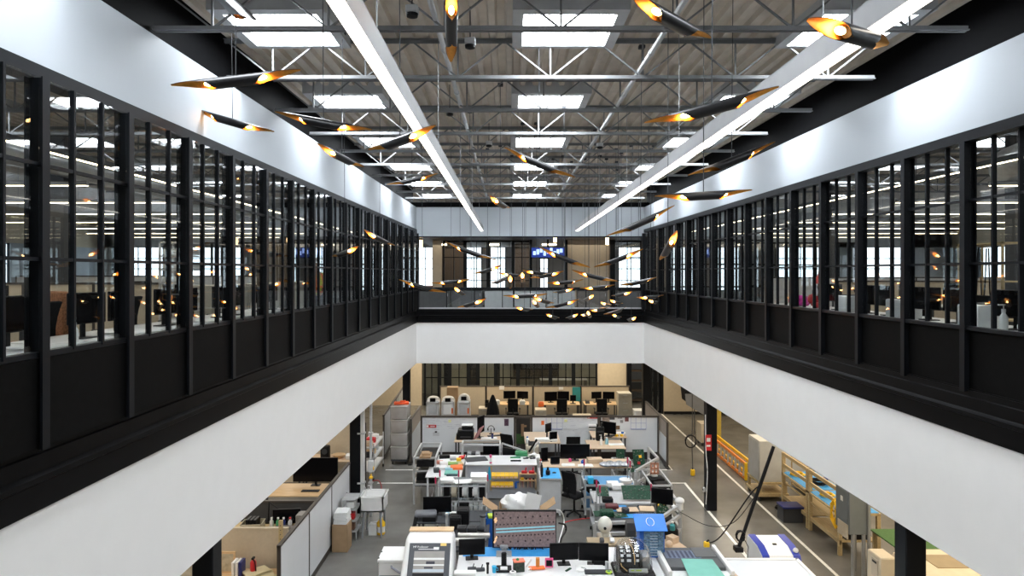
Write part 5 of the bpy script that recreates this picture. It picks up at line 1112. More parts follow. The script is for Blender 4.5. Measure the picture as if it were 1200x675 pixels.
for px, py, m, t, w_, d_, h_ in ((520, 546, white_p, 'white', .22, .18, .12), (526, 551, M('pale_blue', (.3, .55, .65), .3), 'pale blue', .2, .14, .06), (511.5, 553, dark_grey, 'dark', .16, .2, .1), (540, 546, wood, 'tan', .14, .14, .08), (521, 538, black_plastic, 'black', .3, .16, .12), (531, 540, steel_grey, 'grey', .18, .18, .1)): flat(px, py, w_, d_, h_, m, 'small_box', t + ' little box among the packets of the cluttered left bench', 'box', .2)
# ================================================================ FOREGROUND BENCH
ZT_ = .95
Yf, Yb = 11.7, (H - ZT_) * F / (641 - CY)
r = thing('workbench', 'white front workbench crowded with monitors and tools', 'workbench', (.93, (Yf + Yb) / 2, 0)); MB().box((0, 0, ZT_ - .02), (3.78, Yb - Yf, .04), 0, .006).build('top', white_top, r)
for sx in (-1, 1):
    for sy in (-1, 1): MB().box((sx * 1.80, sy * (Yb - Yf) / 2 * .9, .46), (.07, .07, .91)).build('leg', alu, r)
MB().box((0, 0, .25), (3.6, Yb - Yf - .3, .03)).build('lower_shelf', light_grey, r)
one(MB().box((0, 0, .006), (2.0, .42, .01), 0, .003).box((0, .212, .006), (2.0, .006, .014)), 'blue_mat', blue_mat, 'bright blue antistatic mat along the back of the front workbench', 'mat', (.12, Yb - .25, ZT_))
# white routing machine
Xm0, Xm1 = (474 - CX) * 12.9 / F, (533 - CX) * 12.9 / F; wm = Xm1 - Xm0; xm = (Xm0 + Xm1) / 2
r = thing('milling_machine', 'white hooded circuit milling machine with dark window, lower left', 'machine', (xm, 0, 0))
prof = [(13.40, .04), (13.40, 1.33), (13.34, 1.38), (12.98, 1.43), (12.86, 1.43), (12.78, 1.38), (12.10, .62), (12.02, .55), (12.02, .04)]
mb = MB().prism(prof, -wm / 2, wm / 2, 'X'); es = [e for e in mb.bm.edges if abs(e.verts[0].co.x - e.verts[1].co.x) < 1e-4]; bmesh.ops.bevel(mb.bm, geom=es, offset=.07, segments=3, affect='EDGES', profile=.5); mb._end()
for v in mb.bm.verts: v.co.x *= 1.06 - .15 * max(0, v.co.z - .5)
mb.build('hood', white_p, r)
sl = Vector((0, 12.10 - 12.78, .62 - 1.38)); sl.normalize(); nrm = Vector((0, -sl.z * -1, 0)); nrm = Vector((0, -.8, .68)).normalized(); nrm = Vector((1, 0, 0)).cross(sl).normalized(); nrm = nrm if nrm.y < 0 else -nrm
rotm = Matrix((Vector((1, 0, 0)), nrm * -1, -sl)).transposed()     # local z up the slope, local -y outwards
def on_hood(t, dx, w, h, m, name, off=.012, th=.02, parent=None):
    c = Vector((dx, 12.78, 1.38)) + sl * t + nrm * off
    return MB().box(c, (w, th, h), rot=rotm).build(name, m, parent or r)
wn = wm * .80
win = on_hood(.50, .03, wn, .92, M('window_frame_dark', (.045, .05, .06), .4), 'window', .008)
on_hood(.50, .03, wn - .20, .62, M('machine_inside', (.33, .31, .29), .5), 'interior_panel', .020, .004, win)
for t, hh, m in ((.33, .035, white_p), (.40, .05, M('inside_dark', (.02, .02, .035), .4)), (.44, .025, white_p), (.49, .03, MATS['inside_dark']), (.54, .05, M('inside_blue', (.5, .56, .62), .3)), (.63, .10, black_plastic), (.71, .035, M('inside_royal', (.02, .10, .38), .4))):
    on_hood(t, .03 if hh != .05 or t > .5 else .06, wn - .20 if (hh != .05 or t > .5) and t != .49 else .16, hh, m, 'inside_band', .024, .004, win)
on_hood(.155, -.03, .30, .012, white_p, 'white_stripe', .022, .003, win); on_hood(.14, .15, .10, .05, white_p, 'white_stripe', .022, .003, win); on_hood(.07, .28, .11, .05, M('label_yellow', (.8, .55, .15), .5), 'yellow_label', .022, .003, win)
c = Vector((-.14, 12.78, 1.38)) + sl * .115 + nrm * .022; tx = lettering('MP Professor', r, c, rotm.to_euler(), .052, white_p, .001); tx.rotation_euler = (rotm @ Matrix.Rotation(PI / 2, 3, 'X')).to_euler()
tx.parent = win
on_hood(.86, .03, wn - .1, .12, M('base_rack', (.35, .37, .42), .4, .3, var=.6, scale=40), 'tool_magazine', .03, .05)
MB().box((0, 13.28, 1.42), (wm - .10, .20, .025)).build('wood_board', wood, r)
# side cabinet
p = onz(459, 657, .92); r = thing('side_cabinet', 'low white cabinet with grey lever beside the milling machine', 'cabinet', (p.x - .03, 13.35, 0)); MB().box((0, 0, .44), (.45, .6, .86), 0, .008).build('body', white_p, r); MB().box((0, 0, .90), (.49, .66, .05), 0, .006).build('lid', white_p, r)
MB().tube([(.02, -.31, .80), (.03, -.36, .80), (.25, -.37, .66)], .022, 8).build('lever', M('lever_grey', (.30, .31, .36), .4), r); MB().box((0, -.303, .62), (.43, .006, .008)).box((0, -.303, .3), (.43, .006, .008)).build('drawer_gap', dark_grey, r)
for k, z in enumerate((.86, .70)): MB().box((-.23, -.25 + .3 * k, .93), (.02, .03, .02)).build('hinge', black_plastic, r)
# lower left monitor
a = P(553, 649, 13.0); m1 = monitor('black monitor with yellow note in front of the milling machine side', (a.x, 13.0, ZT_), .08, .50, .30, .09); 
one(MB().box((0, 0, 0), (.15, .006, .08)).box((0, -.004, .03), (.15, .003, .015)), 'sticky_note', M('note_amber', (.8, .58, .25), .7), 'amber sticky note hanging under the lower left monitor', 'note', P(553.5, 660.5, 12.95))
# big screen showing a circuit board
Yt = 13.45; a, b = P(577, 642, Yt), P(652, 598, Yt); cx_, cz_ = (a.x + b.x) / 2, (a.z + b.z) / 2; wt, ht = b.x - a.x, b.z - a.z
r = thing('large_screen', 'large screen showing a magnified mauve circuit board', 'screen', (cx_, Yt, cz_)); MB().box((0, .02, 0), (wt, .05, ht), 0, .006).build('housing', black_plastic, r)
pic = MB().box((.01, -.008, 0), (wt - .05, .004, ht - .05)).build('picture', M('picture_mauve', (.08, .06, .06), .35, emis=(.15, .11, .108), es=.42, var=.5, scale=22), r)
mb = MB()
for dz in (.03, -.03): mb.bar((-wt / 2 + .07, -.012, dz - .03), (wt / 2 - .03, -.012, dz + .03), .004, .028)
mb.build('teal_traces', M('trace_teal', (.1, .2, .24), .4, emis=(.16, .36, .42), es=.6, var=0), pic); mb = MB()
def holes(z, n, rr, x0=-.5, x1=.56):
    for k in range(n):
        x = x0 + (x1 - x0) * k / (n - 1); mb.cyl((x, -.0105, z + x * .05), (x, -.0145, z + x * .05), rr, 10)
holes(.115, 16, .016, -.55, .57); holes(-.115, 16, .016, -.52, .57); holes(.24, 7, .019, -.42, .46); holes(-.23, 7, .019, -.42, .46)
for x, z in ((-.42, .31), (-.55, .30), (-.42, -.33), (-.52, -.32)): mb.cyl((x, -.0105, z), (x, -.0145, z), .018, 10)
mb.build('drill_holes', M('hole_dark', (.01, .004, .004), .5), pic); mb = MB()
for x, z in ((-.56, .16), (-.555, -.17), (-.58, -.24), (-.57, .20)): mb.box((x, -.011, z), (.035, .003, .07), rot=Matrix.Rotation(.5, 3, 'Y'))
mb.build('bright_scratches', M('scratch', (.4, .25, .12), .4, emis=(.7, .42, .22), es=.6, var=0), pic)
MB().tube([(-.40, .06, -ht / 2 + .1), (-.40, .05, -ht / 2 - .0), (-.40, -.1, ZT_ - cz_ + .03)], .045, 8).box((-.40, -.02, -ht / 2 + .02), (.16, .08, .10), 0, .02).box((-.40, -.22, ZT_ - cz_ + .012), (.3, .26, .024), 0, .006).build('stand', steel_grey, r)
r = thing('microscope_stage', 'black microscope base with white square below the big screen', 'microscope', ONZ(590.5, 668, ZT_)); MB().box((0, 0, .02), (.28, .26, .035), 0, .01).build('base', black_plastic, r); MB().box((0, -.02, .042), (.13, .13, .008)).build('white_plate', white_p, r); MB().box((0, .14, .14), (.10, .08, .26), 0, .02).build('column', black_plastic, r)
# two black monitors
m2 = pmon(644, 678, 636, 656, 12.75, ZT_, 'left of two joined black monitors on the front workbench', .09); m3 = pmon(678.3, 713, 636, 657, 12.75, ZT_, 'right of two joined black monitors on the front workbench', -.09)
def fone(px, py, mb, name, m, label, cat, rz=0): return one(mb, name, m, label, cat, ONZ(px, py, ZT_), rz)
fone(701, 671, MB().box((0, 0, .012), (.50, .18, .022), 0, .005).box((0, 0, .025), (.46, .14, .006)), 'keyboard', dark_grey, 'black keyboard at the bottom edge below the joined monitors', 'keyboard')
papers('white papers in front of the joined monitors', ONZ(692, 667, ZT_), .5, .25, 5)
fone(704, 662, MB().box((0, 0, .09), (.26, .02, .2), 0, .006, rot=Matrix.Rotation(-.3, 3, 'X')).box((0, .05, .04), (.1, .08, .08)), 'tablet', black_plastic, 'black tablet standing below the right joined monitor', 'tablet')
q = thing('photo_display', 'small pink frame with dark screen left of the joined monitors', 'device', ONZ(643.5, 665, ZT_)); MB().box((0, 0, .09), (.15, .03, .17), 0, .006).build('frame', pink, q); MB().box((0, -.017, .085), (.11, .004, .11)).build('screen', screen, q)
q = thing('orange_tool', 'orange laser cutter jig on the front workbench', 'tool', ONZ(629, 667, ZT_)); MB().box((0, 0, .025), (.30, .12, .03), .15, .01).build('base', orange, q); MB().box((.02, .03, .11), (.07, .07, .17), 0, .006).build('upright', M('amber_orange', (.62, .22, .03), .5), q); MB().cyl((-.16, -.05, .015), (-.10, -.05, .015), .03, 10).tube([(-.2, .02, .03), (-.1, .05, .16)], .018, 6).build('fittings', white_p, q)
q = thing('parts_box', 'open green and black parts box with orange tray below the big screen', 'box', ONZ(608, 669, ZT_)); MB().box((0, 0, .09), (.19, .15, .18), .2, .01).build('body', M('box_greenblack', (.02, .035, .025), .5, var=.8, scale=30), q); MB().box((0, 0, .19), (.21, .16, .02), .2, .006).build('tray', M('tray_coral', (.75, .18, .10), .5), q); MB().sphere((-.02, 0, .205), .03).build('green_part', green_p, q)
q = thing('tape_roll', 'white tape roll lying near the bottom of the front workbench', 'tape', ONZ(601, 673, ZT_)); MB().lathe([(.05, 0), (.06, .01), (.06, .05), (.03, .055)]).build('roll', white_p, q); MB().cyl((0, 0, .05), (0, 0, .058), .025, 12).build('core', dark_grey, q)
q = thing('cup', 'light blue cup on the front workbench', 'cup', ONZ(579, 671, ZT_)); MB().lathe([(.03, 0), (.042, .12), (.036, .12)]).build('body', cyan, q); MB().tube([(.04, 0, .09), (.07, 0, .08), (.07, 0, .04), (.038, 0, .03)], .008, 6).build('handle', cyan, q)
for k, (px, py, t) in enumerate(((553, 668, 'left'), (563, 669, 'right'))): fone(px, py, MB().box((0, 0, .025), (.16, .08, .05), .1, .01).cyl((.02, 0, .05), (.04, .0, .12), .01, 6), 'tool_holder', dark_grey, 'dark tool holder with pens before the lower left monitor, %s one' % t, 'holder')
fone(545, 673, MB().box((0, 0, .03), (.4, .14, .05), 0, .01).box((0, -.07, .04), (.36, .01, .02)), 'white_device', white_p, 'white long device at the bottom edge beside the milling machine', 'device')
fone(571.5, 672, MB().cyl((0, 0, 0), (0, 0, .17), .022, 10).box((0, 0, .18), (.06, .03, .04), 0, .008), 'black_hand_tool', black_plastic, 'black upright hand tool left of the light blue cup', 'tool')
for px, py, t, rz in ((666, 668, 'left', .9), (684, 667, 'right', -.6)): fone(px, py, MB().box((0, 0, .008), (.16, .04, .014)).box((0, 0, .018), (.1, .02, .01)), 'circuit_strip', green_pcb, 'thin green circuit strip on the front workbench, %s one' % t, 'circuit board', rz)
q = thing('tape_roll', 'lime green tape roll left of the clear dome', 'tape', ONZ(713.5, 672, ZT_)); MB().lathe([(.05, 0), (.062, .01), (.062, .035), (.035, .04)]).build('roll', lime, q); MB().cyl((0, 0, .038), (0, 0, .046), .03, 12).build('core', green_p, q)
fone(711, 667, MB().cyl((0, 0, 0), (0, 0, .13), .03, 12).box((0, 0, .135), (.05, .05, .012)), 'grey_canister', light_grey, 'grey canister behind the lime tape roll', 'canister')
# cluster of blue cabled gear behind big screen, stools, microscope head
q = thing('cable_bundle', 'tangle of blue and black cables under the big screen', 'cables', (.28, Yb - .12, ZT_ + .012)); rnd = random.Random(4); mb = MB()
for k in range(12):
    x = rnd.uniform(-.35, .4); mb.tube([(x, 0, 0), (x + rnd.uniform(-.1, .1), .02, .08), (x + rnd.uniform(-.2, .2), .05, rnd.uniform(.05, .2))], .01, 5)
mb.build('blue_cables', blue_p, q); mb = MB()
for k in range(14):
    x = rnd.uniform(-.4, .4); mb.tube([(x, -.03, 0), (x + rnd.uniform(-.1, .1), .02, .1), (x + rnd.uniform(-.2, .2), .03, 0)], .012, 5)
mb.build('black_cables', black_plastic, q)
q = thing('microscope', 'white rounded microscope head behind the clear dome', 'microscope', (P(709, 0, 14.2).x, 14.2, 0)); MB().box((0, 0, .48), (.30, .34, .92), 0, .02).build('cabinet', M('cabinet_taupe_b', (.42, .36, .28), .5), q); z = P(709, 615, 14.2).z
MB().sphere((0, 0, z), .15, (1, 1, 1.15), 18).cyl((0, 0, z - .26), (0, 0, z), .09, 16).build('head', M('ivory_white', (.68, .67, .60), .35), q); MB().cyl((-.02, -.12, z - .02), (-.02, -.16, z - .02), .03, 12).build('eyepiece', black_plastic, q); MB().box((.05, 0, .94 + (z - .26 - .94) / 2), (.16, .16, max(.05, z - .26 - .94)), 0, .02).build('column', white_p, q)
for k, (px, py, t) in enumerate(((704, 631, 'left'), (716, 632, 'right'))): one(MB().cyl((0, 0, 0), (0, 0, .08), .045, 12).cyl((-.04, -.06, .05), (.04, -.06, .05), .03, 10), 'optic_part', white_p if k else dark_grey, 'small optical part in front of the microscope head, %s one' % t, 'part', (P(px, 0, 13.75).x + .02, 13.75, .0)).location.z = .98
one(MB().box((0, 0, .48), (.9, .42, .96), 0, .01).box((0, -.215, .7), (.84, .012, .36)), 'low_cabinet', M('cabinet_wood', (.34, .26, .16), .5), 'brown low cabinet between the joined monitors and the dome', 'cabinet', (2.05, 13.86, 0))
q = thing('black_bin', 'dark upright box under the rails behind the blue cabinet', 'box', (P(739, 0, 14.3).x, 14.3, 0)); MB().box((0, 0, .60), (.20, .2, 1.20), 0, .01).build('body', M('graphite', (.05, .05, .05), .5), q); MB().box((0, -.102, .9), (.15, .01, .3)).build('door', dark_grey, q)
# clear dome machine
Yd = 12.45; a, b = P(718, 672, Yd), P(765, 630, Yd); xd = (a.x + b.x) / 2; wd = b.x - a.x
r = thing('dome_machine', 'clear domed machine with black drum and yellow strip inside', 'machine', (xd, Yd, ZT_)); mb = MB().box((0, 0, .04), (wd, .62, .08), 0, .05, seg=3); mb.build('base', black_plastic, r)
mb = MB(); N = 22; rings = []
for i in range(9):
    t = i / 8 * PI / 2; s = math.cos(t) ** .55; z = .07 + .50 * math.sin(t) ** .8
    rings.append([mb.bm.verts.new(((wd / 2 - .02) * s * math.copysign(abs(math.cos(2 * PI * k / N)) ** .6, math.cos(2 * PI * k / N)), .29 * s * math.copysign(abs(math.sin(2 * PI * k / N)) ** .6, math.sin(2 * PI * k / N)) + .02 * i * .6, z)) for k in range(N)])
for A_, B_ in zip(rings, rings[1:]):
    for k in range(N): mb.bm.faces.new((A_[k], A_[(k + 1) % N], B_[(k + 1) % N], B_[k]))
mb._end(); mb.build('clear_dome', dome_plastic, r)
MB().cyl((-.27, .02, .25), (.10, .02, .25), .21, 32).build('drum', black_plastic, r); mb = MB()
for k in range(5):
    for j, x in enumerate((-.22, -.10, .055)):
        aa = -.2 + .40 * k; mb.box((x, .02 - .212 * math.sin(aa), .25 + .212 * math.cos(aa)), (.075 if j == 1 else .05, .045, .006), rot=Matrix.Rotation(aa, 3, 'X'))
mb.build('white_labels', white_p, r); MB().tube([(-.05 + .05 * math.sin(t * .16), .02 - .222 * math.sin(-.5 + t * .2), .25 + .222 * math.cos(-.5 + t * .2)) for t in range(12)], .010, 6).tube([(-.26, -.12, .3), (-.24, -.22, .2), (-.14, -.25, .12)], .009, 6).build('yellow_strip', M('strip_cream', (.75, .5, .22), .5), r)
MB().box((.22, .05, .2), (.15, .3, .26), 0, .02).build('grey_module', steel_grey, r); MB().box((.06, -.23, .12), (.34, .06, .07), 0, .01, rot=Matrix.Rotation(-.5, 3, 'X')).build('label_plate', M('plate_silver', (.5, .52, .48), .4), r); MB().box((.06, -.262, .14), (.10, .01, .02)).box((-.05, -.262, .14), (.06, .01, .02)).build('lime_marks', lime, r)
# blue drawer cabinet
Yq = 13.2; a, b = P(748, 660, Yq), P(777, 614, Yq); wq = b.x - a.x; xq = (a.x + b.x) / 2
r = thing('drawer_cabinet', 'tall blue cabinet of clear small drawers with printed lid', 'cabinet', (xq, Yq, ZT_)); hq = 1.50 - ZT_; MB().box((0, .02, hq / 2), (wq, .30, hq), 0, .006).build('body', blue_p, r)
for k in range(9): d_ = MB().box((.03, -.135, .03 + (hq - .07) * (k + .5) / 9), (wq - .10, .02, (hq - .07) / 9 - .008), 0, .003).build('drawer', M('drawer_clear', (.16, .27, .38), .15, var=.5, scale=30), r); MB().box((.03, -.15, .03 + (hq - .07) * (k + .35) / 9), (wq * .3, .012, .010)).build('pull', M('pull_blue', (.45, .55, .65), .3), d_)
lid = MB().box((-.02, -.04, hq + .09), (wq + .12, .42, .02), 0, .004, rot=Matrix.Rotation(.5, 3, 'X')).build('lid', M('lid_blue', (.02, .20, .72), .4), r); rl = Matrix.Rotation(.55, 4, 'X')
mb = MB()
for k in range(18):
    if k % 9 != 4:
        t0, t1 = 2 * PI * k / 18, 2 * PI * (k + 1) / 18; e = lambda t: Vector((-.02 + .075 * math.cos(t), -.04 + .10 * math.sin(t) * math.cos(.5), hq + .105 + .10 * math.sin(t) * math.sin(.5))); mb.bar(e(t0), e(t1), .010, .006)
mb.build('white_emblem', white_p, lid)
# dark machine with mint sheet
r = thing('board_machine', 'dark grey flatbed machine with vents beside the mint sheet', 'machine', (3.44, 12.75, 0)); MB().box((0, 0, .50), (1.16, 1.15, .98), 0, .01).build('body', white_p, r); MB().box((0, .1, 1.02), (1.02, .9, .07), 0, .01).build('bed', M('bed_grey', (.075, .08, .085), .45), r)
for s in (-1, 1): MB().box((s * .56, 0, 1.05), (.07, 1.2, .09), 0, .01).build('side_rail', white_p, r)
mb = MB()
for k in range(7): mb.box((-.40 + .085 * k, .22, 1.058), (.04, .30, .008))
mb.build('vents', M('vent_navy', (.02, .03, .08), .4), r); MB().box((.28, .3, 1.06), (.40, .44, .02), 0, .005).build('cover_plate', M('plate_grey', (.10, .105, .11), .5), r); MB().box((-.15, .22, 1.056), (.66, .36, .004)).build('vent_tray', M('vent_blue', (.13, .17, .25), .4), r)
one(MB().prism([(-.33, -.75), (.33, -.75), (.27, .40), (-.30, .42)], 0, .012, 'Z'), 'mint_sheet', mint, 'mint green sheet lying over the flatbed machine', 'sheet', (3.48, 12.22, 1.10), -.04)
one(MB().prism([(-.12, -.1), (.12, -.1), (.0, .16)], 0, .01, 'Z'), 'wood_offcut', pale_wood, 'tan offcut peeking from under the mint sheet', 'offcut', (4.02, 12.15, 1.0), -.3)
r = thing('white_table', 'large pale grey flat table with raised edge, bottom right', 'table', (4.77, 12.25, 0)); MB().box((0, 0, .93), (1.48, 1.5, .05), 0, .01).build('top', M('pale_blue_grey', (.66, .69, .73), .35, var=.02), r); mb = MB()
for s in (-1, 1): mb.box((s * .705, 0, .965), (.07, 1.5, .03), 0, .008).box((0, s * .715, .965), (1.46, .07, .03), 0, .008)
mb.build('raised_edge', white_p, r); MB().box((0, 0, .45), (1.36, 1.35, .90), 0, .01).build('body', white_p, r)
# blue and white machine
r = thing('lidded_machine', 'white machine with blue corner trims at bottom right', 'machine', ((907 - CX) * 13.5 / F, 13.52, 0)); w = .74
pr_ = [(-.45, .02), (-.45, .78), (-.36, .95), (-.1, 1.04), (.40, 1.06), (.45, 1.02), (.45, .02)]
MB().prism(pr_, -w / 2, w / 2, 'X').build('body', white_p, r); pt = [(-.46, .80), (-.37, .955), (-.11, 1.05), (.405, 1.072), (.405, 1.02), (-.09, 1.0), (-.33, .90), (-.42, .76)]
for s in (-1, 1): MB().prism([(y, z + .004) for y, z in pt], s * (w / 2 - .07) - .06, s * (w / 2 - .07) + .075, 'X').build('blue_trim', M('royal_blue', (.02, .045, .38), .35), r)
MB().box((0, -.05, 1.052), (.08, .05, .02), 0, .006).build('lid_latch', black_plastic, r); MB().cyl((-.392, -.30, .80), (-.40, -.30, .80), .05, 16).build('round_badge', dark_grey, r); MB().cyl((.32, -.26, 1.005), (.32, -.29, 1.03), .05, 16).build('dial', light_grey, r)
# boom, drop cables
bt, bb = P(907, 522, 13.4), Vector((P(864, 0, 13.3).x, 13.3, .98)); q = thing('cable_boom', 'black leaning cable mast rising from the pale table', 'mast', bb)
d = bt - bb; d = d * ((3.0 - bb.z) / d.z) if d.z else d; MB().tube([(0, 0, 0), d * .12 + Vector((.02, 0, .05)), d * .3, d * .6, d], .035, 10).build('mast', black_plastic, q); MB().box((.02, 0, .05), (.16, .16, .1), 0, .01).build('foot', black_plastic, q)
MB().tube([(.06 + .08 * math.cos(t * .6), .03 * math.sin(t), .30 + .10 * math.sin(t * .6)) for t in range(0, 32)], .016, 6).build('coiled_hose', black_plastic, q); MB().tube([(.1, -.02, .3), (.2, -.05, .1), (.18, -.05, -.1)], .008, 6).build('loose_cable', black_plastic, q)
yb = P(828, 637, 14.1); cable('black cord with yellow plug hanging from the cable mast', [bb + d * .62, bb + d * .55 + Vector((-.1, .1, -.05)), yb + Vector((.3, 0, .16)), yb], .014)
q = thing('yellow_plug', 'yellow connector box on the cord by the flatbed machine', 'connector', yb); MB().box((0, 0, -.02), (.11, .10, .12), 0, .02).build('body', yellow, q); MB().cyl((0, 0, .03), (.05, 0, .08), .02, 8).build('gland', black_plastic, q); MB().cyl((0, 0, -yb.z), (0, 0, -.06), .014, 8).build('stem', black_plastic, q)
cable('thin cord sagging between right edge rails and cable mast', [Vector((*g(797, 600, .9), .9)), P(830, 616, 15.2), P(860, 612, 14.6), bb + d * .56], .008)
Yh = 21.5; hx = (811 - CX) * Yh / F; cable('grey drop cord with a coil hanging over the right aisle', [(hx, Yh, Z_LOW), (hx + .01, Yh, 2.0), (hx, Yh, 1.0), (hx + .02, Yh, .22)], .014, dark_grey); q = thing('yellow_plug', 'yellow socket at the end of the coiled drop cord', 'connector', (hx + .02, Yh, .12)); MB().box((0, 0, 0), (.13, .1, .2), 0, .02).build('body', yellow, q); MB().cyl((0, 0, .08), (0, 0, .14), .02, 8).build('gland', black_plastic, q)
MB().tube([(-.06 + .17 * math.cos(t * .5), .03 * math.sin(t * .31), .98 + .2 * math.sin(t * .5)) for t in range(0, 30)], .02, 6).build('coil', black_plastic, q)
# cords on the aisle floor
cable('white looped hose beside the big screen', [P(652, 597, 14.0), P(658, 600, 14.2), P(661, 612, 14.3), P(656, 632, 13.7), P(655, 641, 13.5)], .012, white_p); cable('thick black hose right of the big screen', [P(655, 613, 14.0), P(662, 615, 14.1), P(663, 622, 14.1), P(658, 630, 13.7), P(656, 641, 13.5)], .02); cable('red air line lying across the aisle floor', [Vector((*g(662, 612, .01), .01)), Vector((*g(675, 609, .01), .01)), Vector((*g(700, 606, .01), .01))], .012, red)
# ================================================================ LEFT BAY
partition('long whiteboard-clad partition with dark cap along the left aisle', (-4.12, 12.25, 0), (-4.12, 17.6, 0), 1.5, 0, white_board, brown_trim, 3)
partition('white partition continuing along the left aisle beyond the column', (-4.3, 23.5, 0), (-4.6, 31.5, 0), 1.5, 0, light_grey, brown_trim, 5)
partition('low putty partition across the left bay, beige and nearest', (-6.4, 13.1, 0), (-4.25, 13.1, 0), 1.5, 0, beige, beige, 1); partition('dark partition across the left bay behind the beige one', (-7.5, 15.4, 0), (-4.3, 15.4, 0), 1.25, 0, M('dark_fabric_panel', (.05, .05, .052), .9), brown_trim, 2)
partition('tall putty partition across the left bay beyond the large monitor', (-8, 20.5, 0), (-4.3, 20.5, 0), 1.9, 0, beige, brown_trim, 2)
desk('cluttered wood desk in the left bay behind the white partition', (-5.25, 14.7, 0), 0, 2.0, .8, .9, bench_wood); desk('wood desk with large monitor in the left bay', (-5.3, 17.2, 0), 0, 2.0, 1.0, .95, wood); desk('wood desk against the beige partition, nearest in the left bay', (-5.1, 12.55, 0), 0, 1.7, .8, .8, wood)
monitor('very large black monitor above the white partition, left bay', (-4.95, 17.5, .95), .0, 1.15, .62, .10); monitor('dark monitor cut by the white fascia in the left bay', (-6.1, 17.4, .95), .3, .8, .5, .12); pmon(320, 352, 607, 624, 14.95, .9, 'dark monitor behind the beige partition, left bay', .1); keyboard('black keyboard below the very large monitor', (-4.95, 17.05, .95))
q = thing('fire_extinguisher', 'red fire extinguisher standing at the beige partition', 'fire extinguisher', (-4.72, 12.62, .8)); MB().lathe([(.05, 0), (.055, .02), (.055, .26), (.02, .31)]).build('cylinder', red, q); MB().box((0, 0, .33), (.04, .09, .03)).cyl((0, 0, .3), (0, 0, .34), .016, 8).tube([(0, -.03, .33), (.05, -.05, .28), (.06, -.03, .1)], .01, 6).build('valve', black_plastic, q)
for k, (x, m, t) in enumerate(((-4.92, navy, 'dark blue'), (-4.98, white_p, 'white'), (-5.05, paper, 'pale'))): one(MB().box((0, 0, .15), (.05, .22, .3), 0, .004).box((0, -.112, .15), (.035, .003, .12)), 'binder', m, t + ' binder standing left of the fire extinguisher', 'binder', (x, 12.6, .8), group='binders by the extinguisher')
q = thing('picture_frame', 'wooden picture frame leaning left of the binders', 'picture', (-5.25, 12.75, .8)); MB().box((0, 0, .2), (.3, .03, .4)).build('frame', wood, q); MB().box((0, -.018, .2), (.23, .004, .32)).build('print', M('print_tan', (.45, .40, .30), .6, var=.3, scale=9), q)
for k in range(3): papers('heap of yellowed paper plans on the nearest left desk, %s layer' % ['lowest', 'middle', 'top'][k], (-4.45 - .1 * k, 12.45 + .08 * k, .80 + .035 * k), .42, .3, 7, .4 * k, M('aged_paper', (.66, .58, .36), .8), .005)
q = thing('picture_frame', 'framed picture on the floor left of the near column', 'picture', (-5.2, 11.3, .78)); MB().box((0, 0, .5), (.9, .04, 1.0)).build('frame', wood, q); MB().box((0, -.022, .5), (.74, .004, .84)).build('print', MATS['print_tan'], q); desk('wood desk below the framed picture, lower left', (-5.2, 11.1, 0), 0, 1.5, .8, .78, wood)
q = bin_box('cream basket of dark binders in the left bay', (-5.45, 14.55, .9), (.42, .34, .2), .1, M('cream', (.62, .56, .42), .5)); 
for k in range(3): one(MB().box((0, 0, .13), (.06, .25, .26), 0, .004).box((0, -.127, .15), (.04, .003, .1)), 'binder', black_plastic, 'dark binder in the cream basket, %s from left' % ORD[k], 'binder', (-5.53 + .08 * k, 14.55, .92), group='binders in the basket')
for k, (x, m, t) in enumerate(((-5.12, white_p, 'white'), (-4.98, green_p, 'green'), (-4.86, navy, 'dark blue'), (-4.72, light_grey, 'grey'))): bottle(t + ' bottle on the cluttered desk in the left bay', (x, 14.75, .9), .22, .045, m, red if k == 3 else white_p)
rnd = random.Random(9)
for k in range(8): one(MB().box((0, 0, .03), (rnd.uniform(.08, .2), rnd.uniform(.08, .16), .06), rnd.uniform(0, 2), .01).cyl((0, 0, .06), (.02, .03, .1), .02, 8), 'small_tool', rnd.choice([alu, dark_grey, white_p, pale_wood]), 'small tool scattered on the cluttered left bay desk, %s from left' % ORD[k], 'tool', (-5.0 + .11 * k, 14.45 + .1 * (k % 2), .9), group='tools on the cluttered desk')
q = thing('desk_lamp', 'black articulated lamp over the left bay desk', 'lamp', (-5.3, 15.05, .9)); MB().tube([(0, 0, 0), (.02, 0, .45), (.5, -.1, .16)], .018, 6).build('arm', black_plastic, q); MB().lathe([(.03, .08), (.08, 0), (.075, 0)], (.53, -.1, .1)).build('shade', black_plastic, q); MB().cyl((0, 0, 0), (0, 0, .03), .09, 14).build('base', black_plastic, q)
one(MB().box((0, 0, .14), (.34, .3, .28), 0, .01).box((0, -.155, .14), (.28, .01, .2)), 'grey_cabinet_box', M('mesh_grey', (.25, .24, .23), .5, .2), 'grey metal box on the cluttered desk by the partition', 'box', (-4.42, 14.85, .9)); one(MB().tube([(.28 * math.cos(t), .2 * math.sin(t), .05) for t in [PI * k / 10 for k in range(11)]], .08, 8), 'grey_cushion', M('cushion_grey', (.14, .13, .125), .9), 'grey curved cushion behind the beige partition', 'cushion', (-4.75, 14.35, .9))
q = thing('wooden_post', 'perforated wood post beside the beige partition', 'post', (-4.33, 12.98, 0)); MB().box((0, 0, .85), (.07, .05, 1.7)).build('post', bench_wood, q); mb = MB()
for k in range(14): mb.cyl((0, -.026, .5 + .085 * k), (0, -.029, .5 + .085 * k), .01, 8)
mb.build('holes', dark_grey, q)
q = thing('orange_basket', 'small wooden bowl above the very large monitor', 'bowl', (-4.95, 19.9, 1.02)); MB().lathe([(.10, 0), (.2, .1), (.19, .1)]).build('bowl', wood, q); desk('side desk behind the very large monitor', (-5.2, 19.9, 0), 0, 1.7, .8, 1.02, pale_wood); papers('white folded cloth on the side desk by the column', (-4.5, 19.8, 1.02), .4, .3, 6, h=.02)
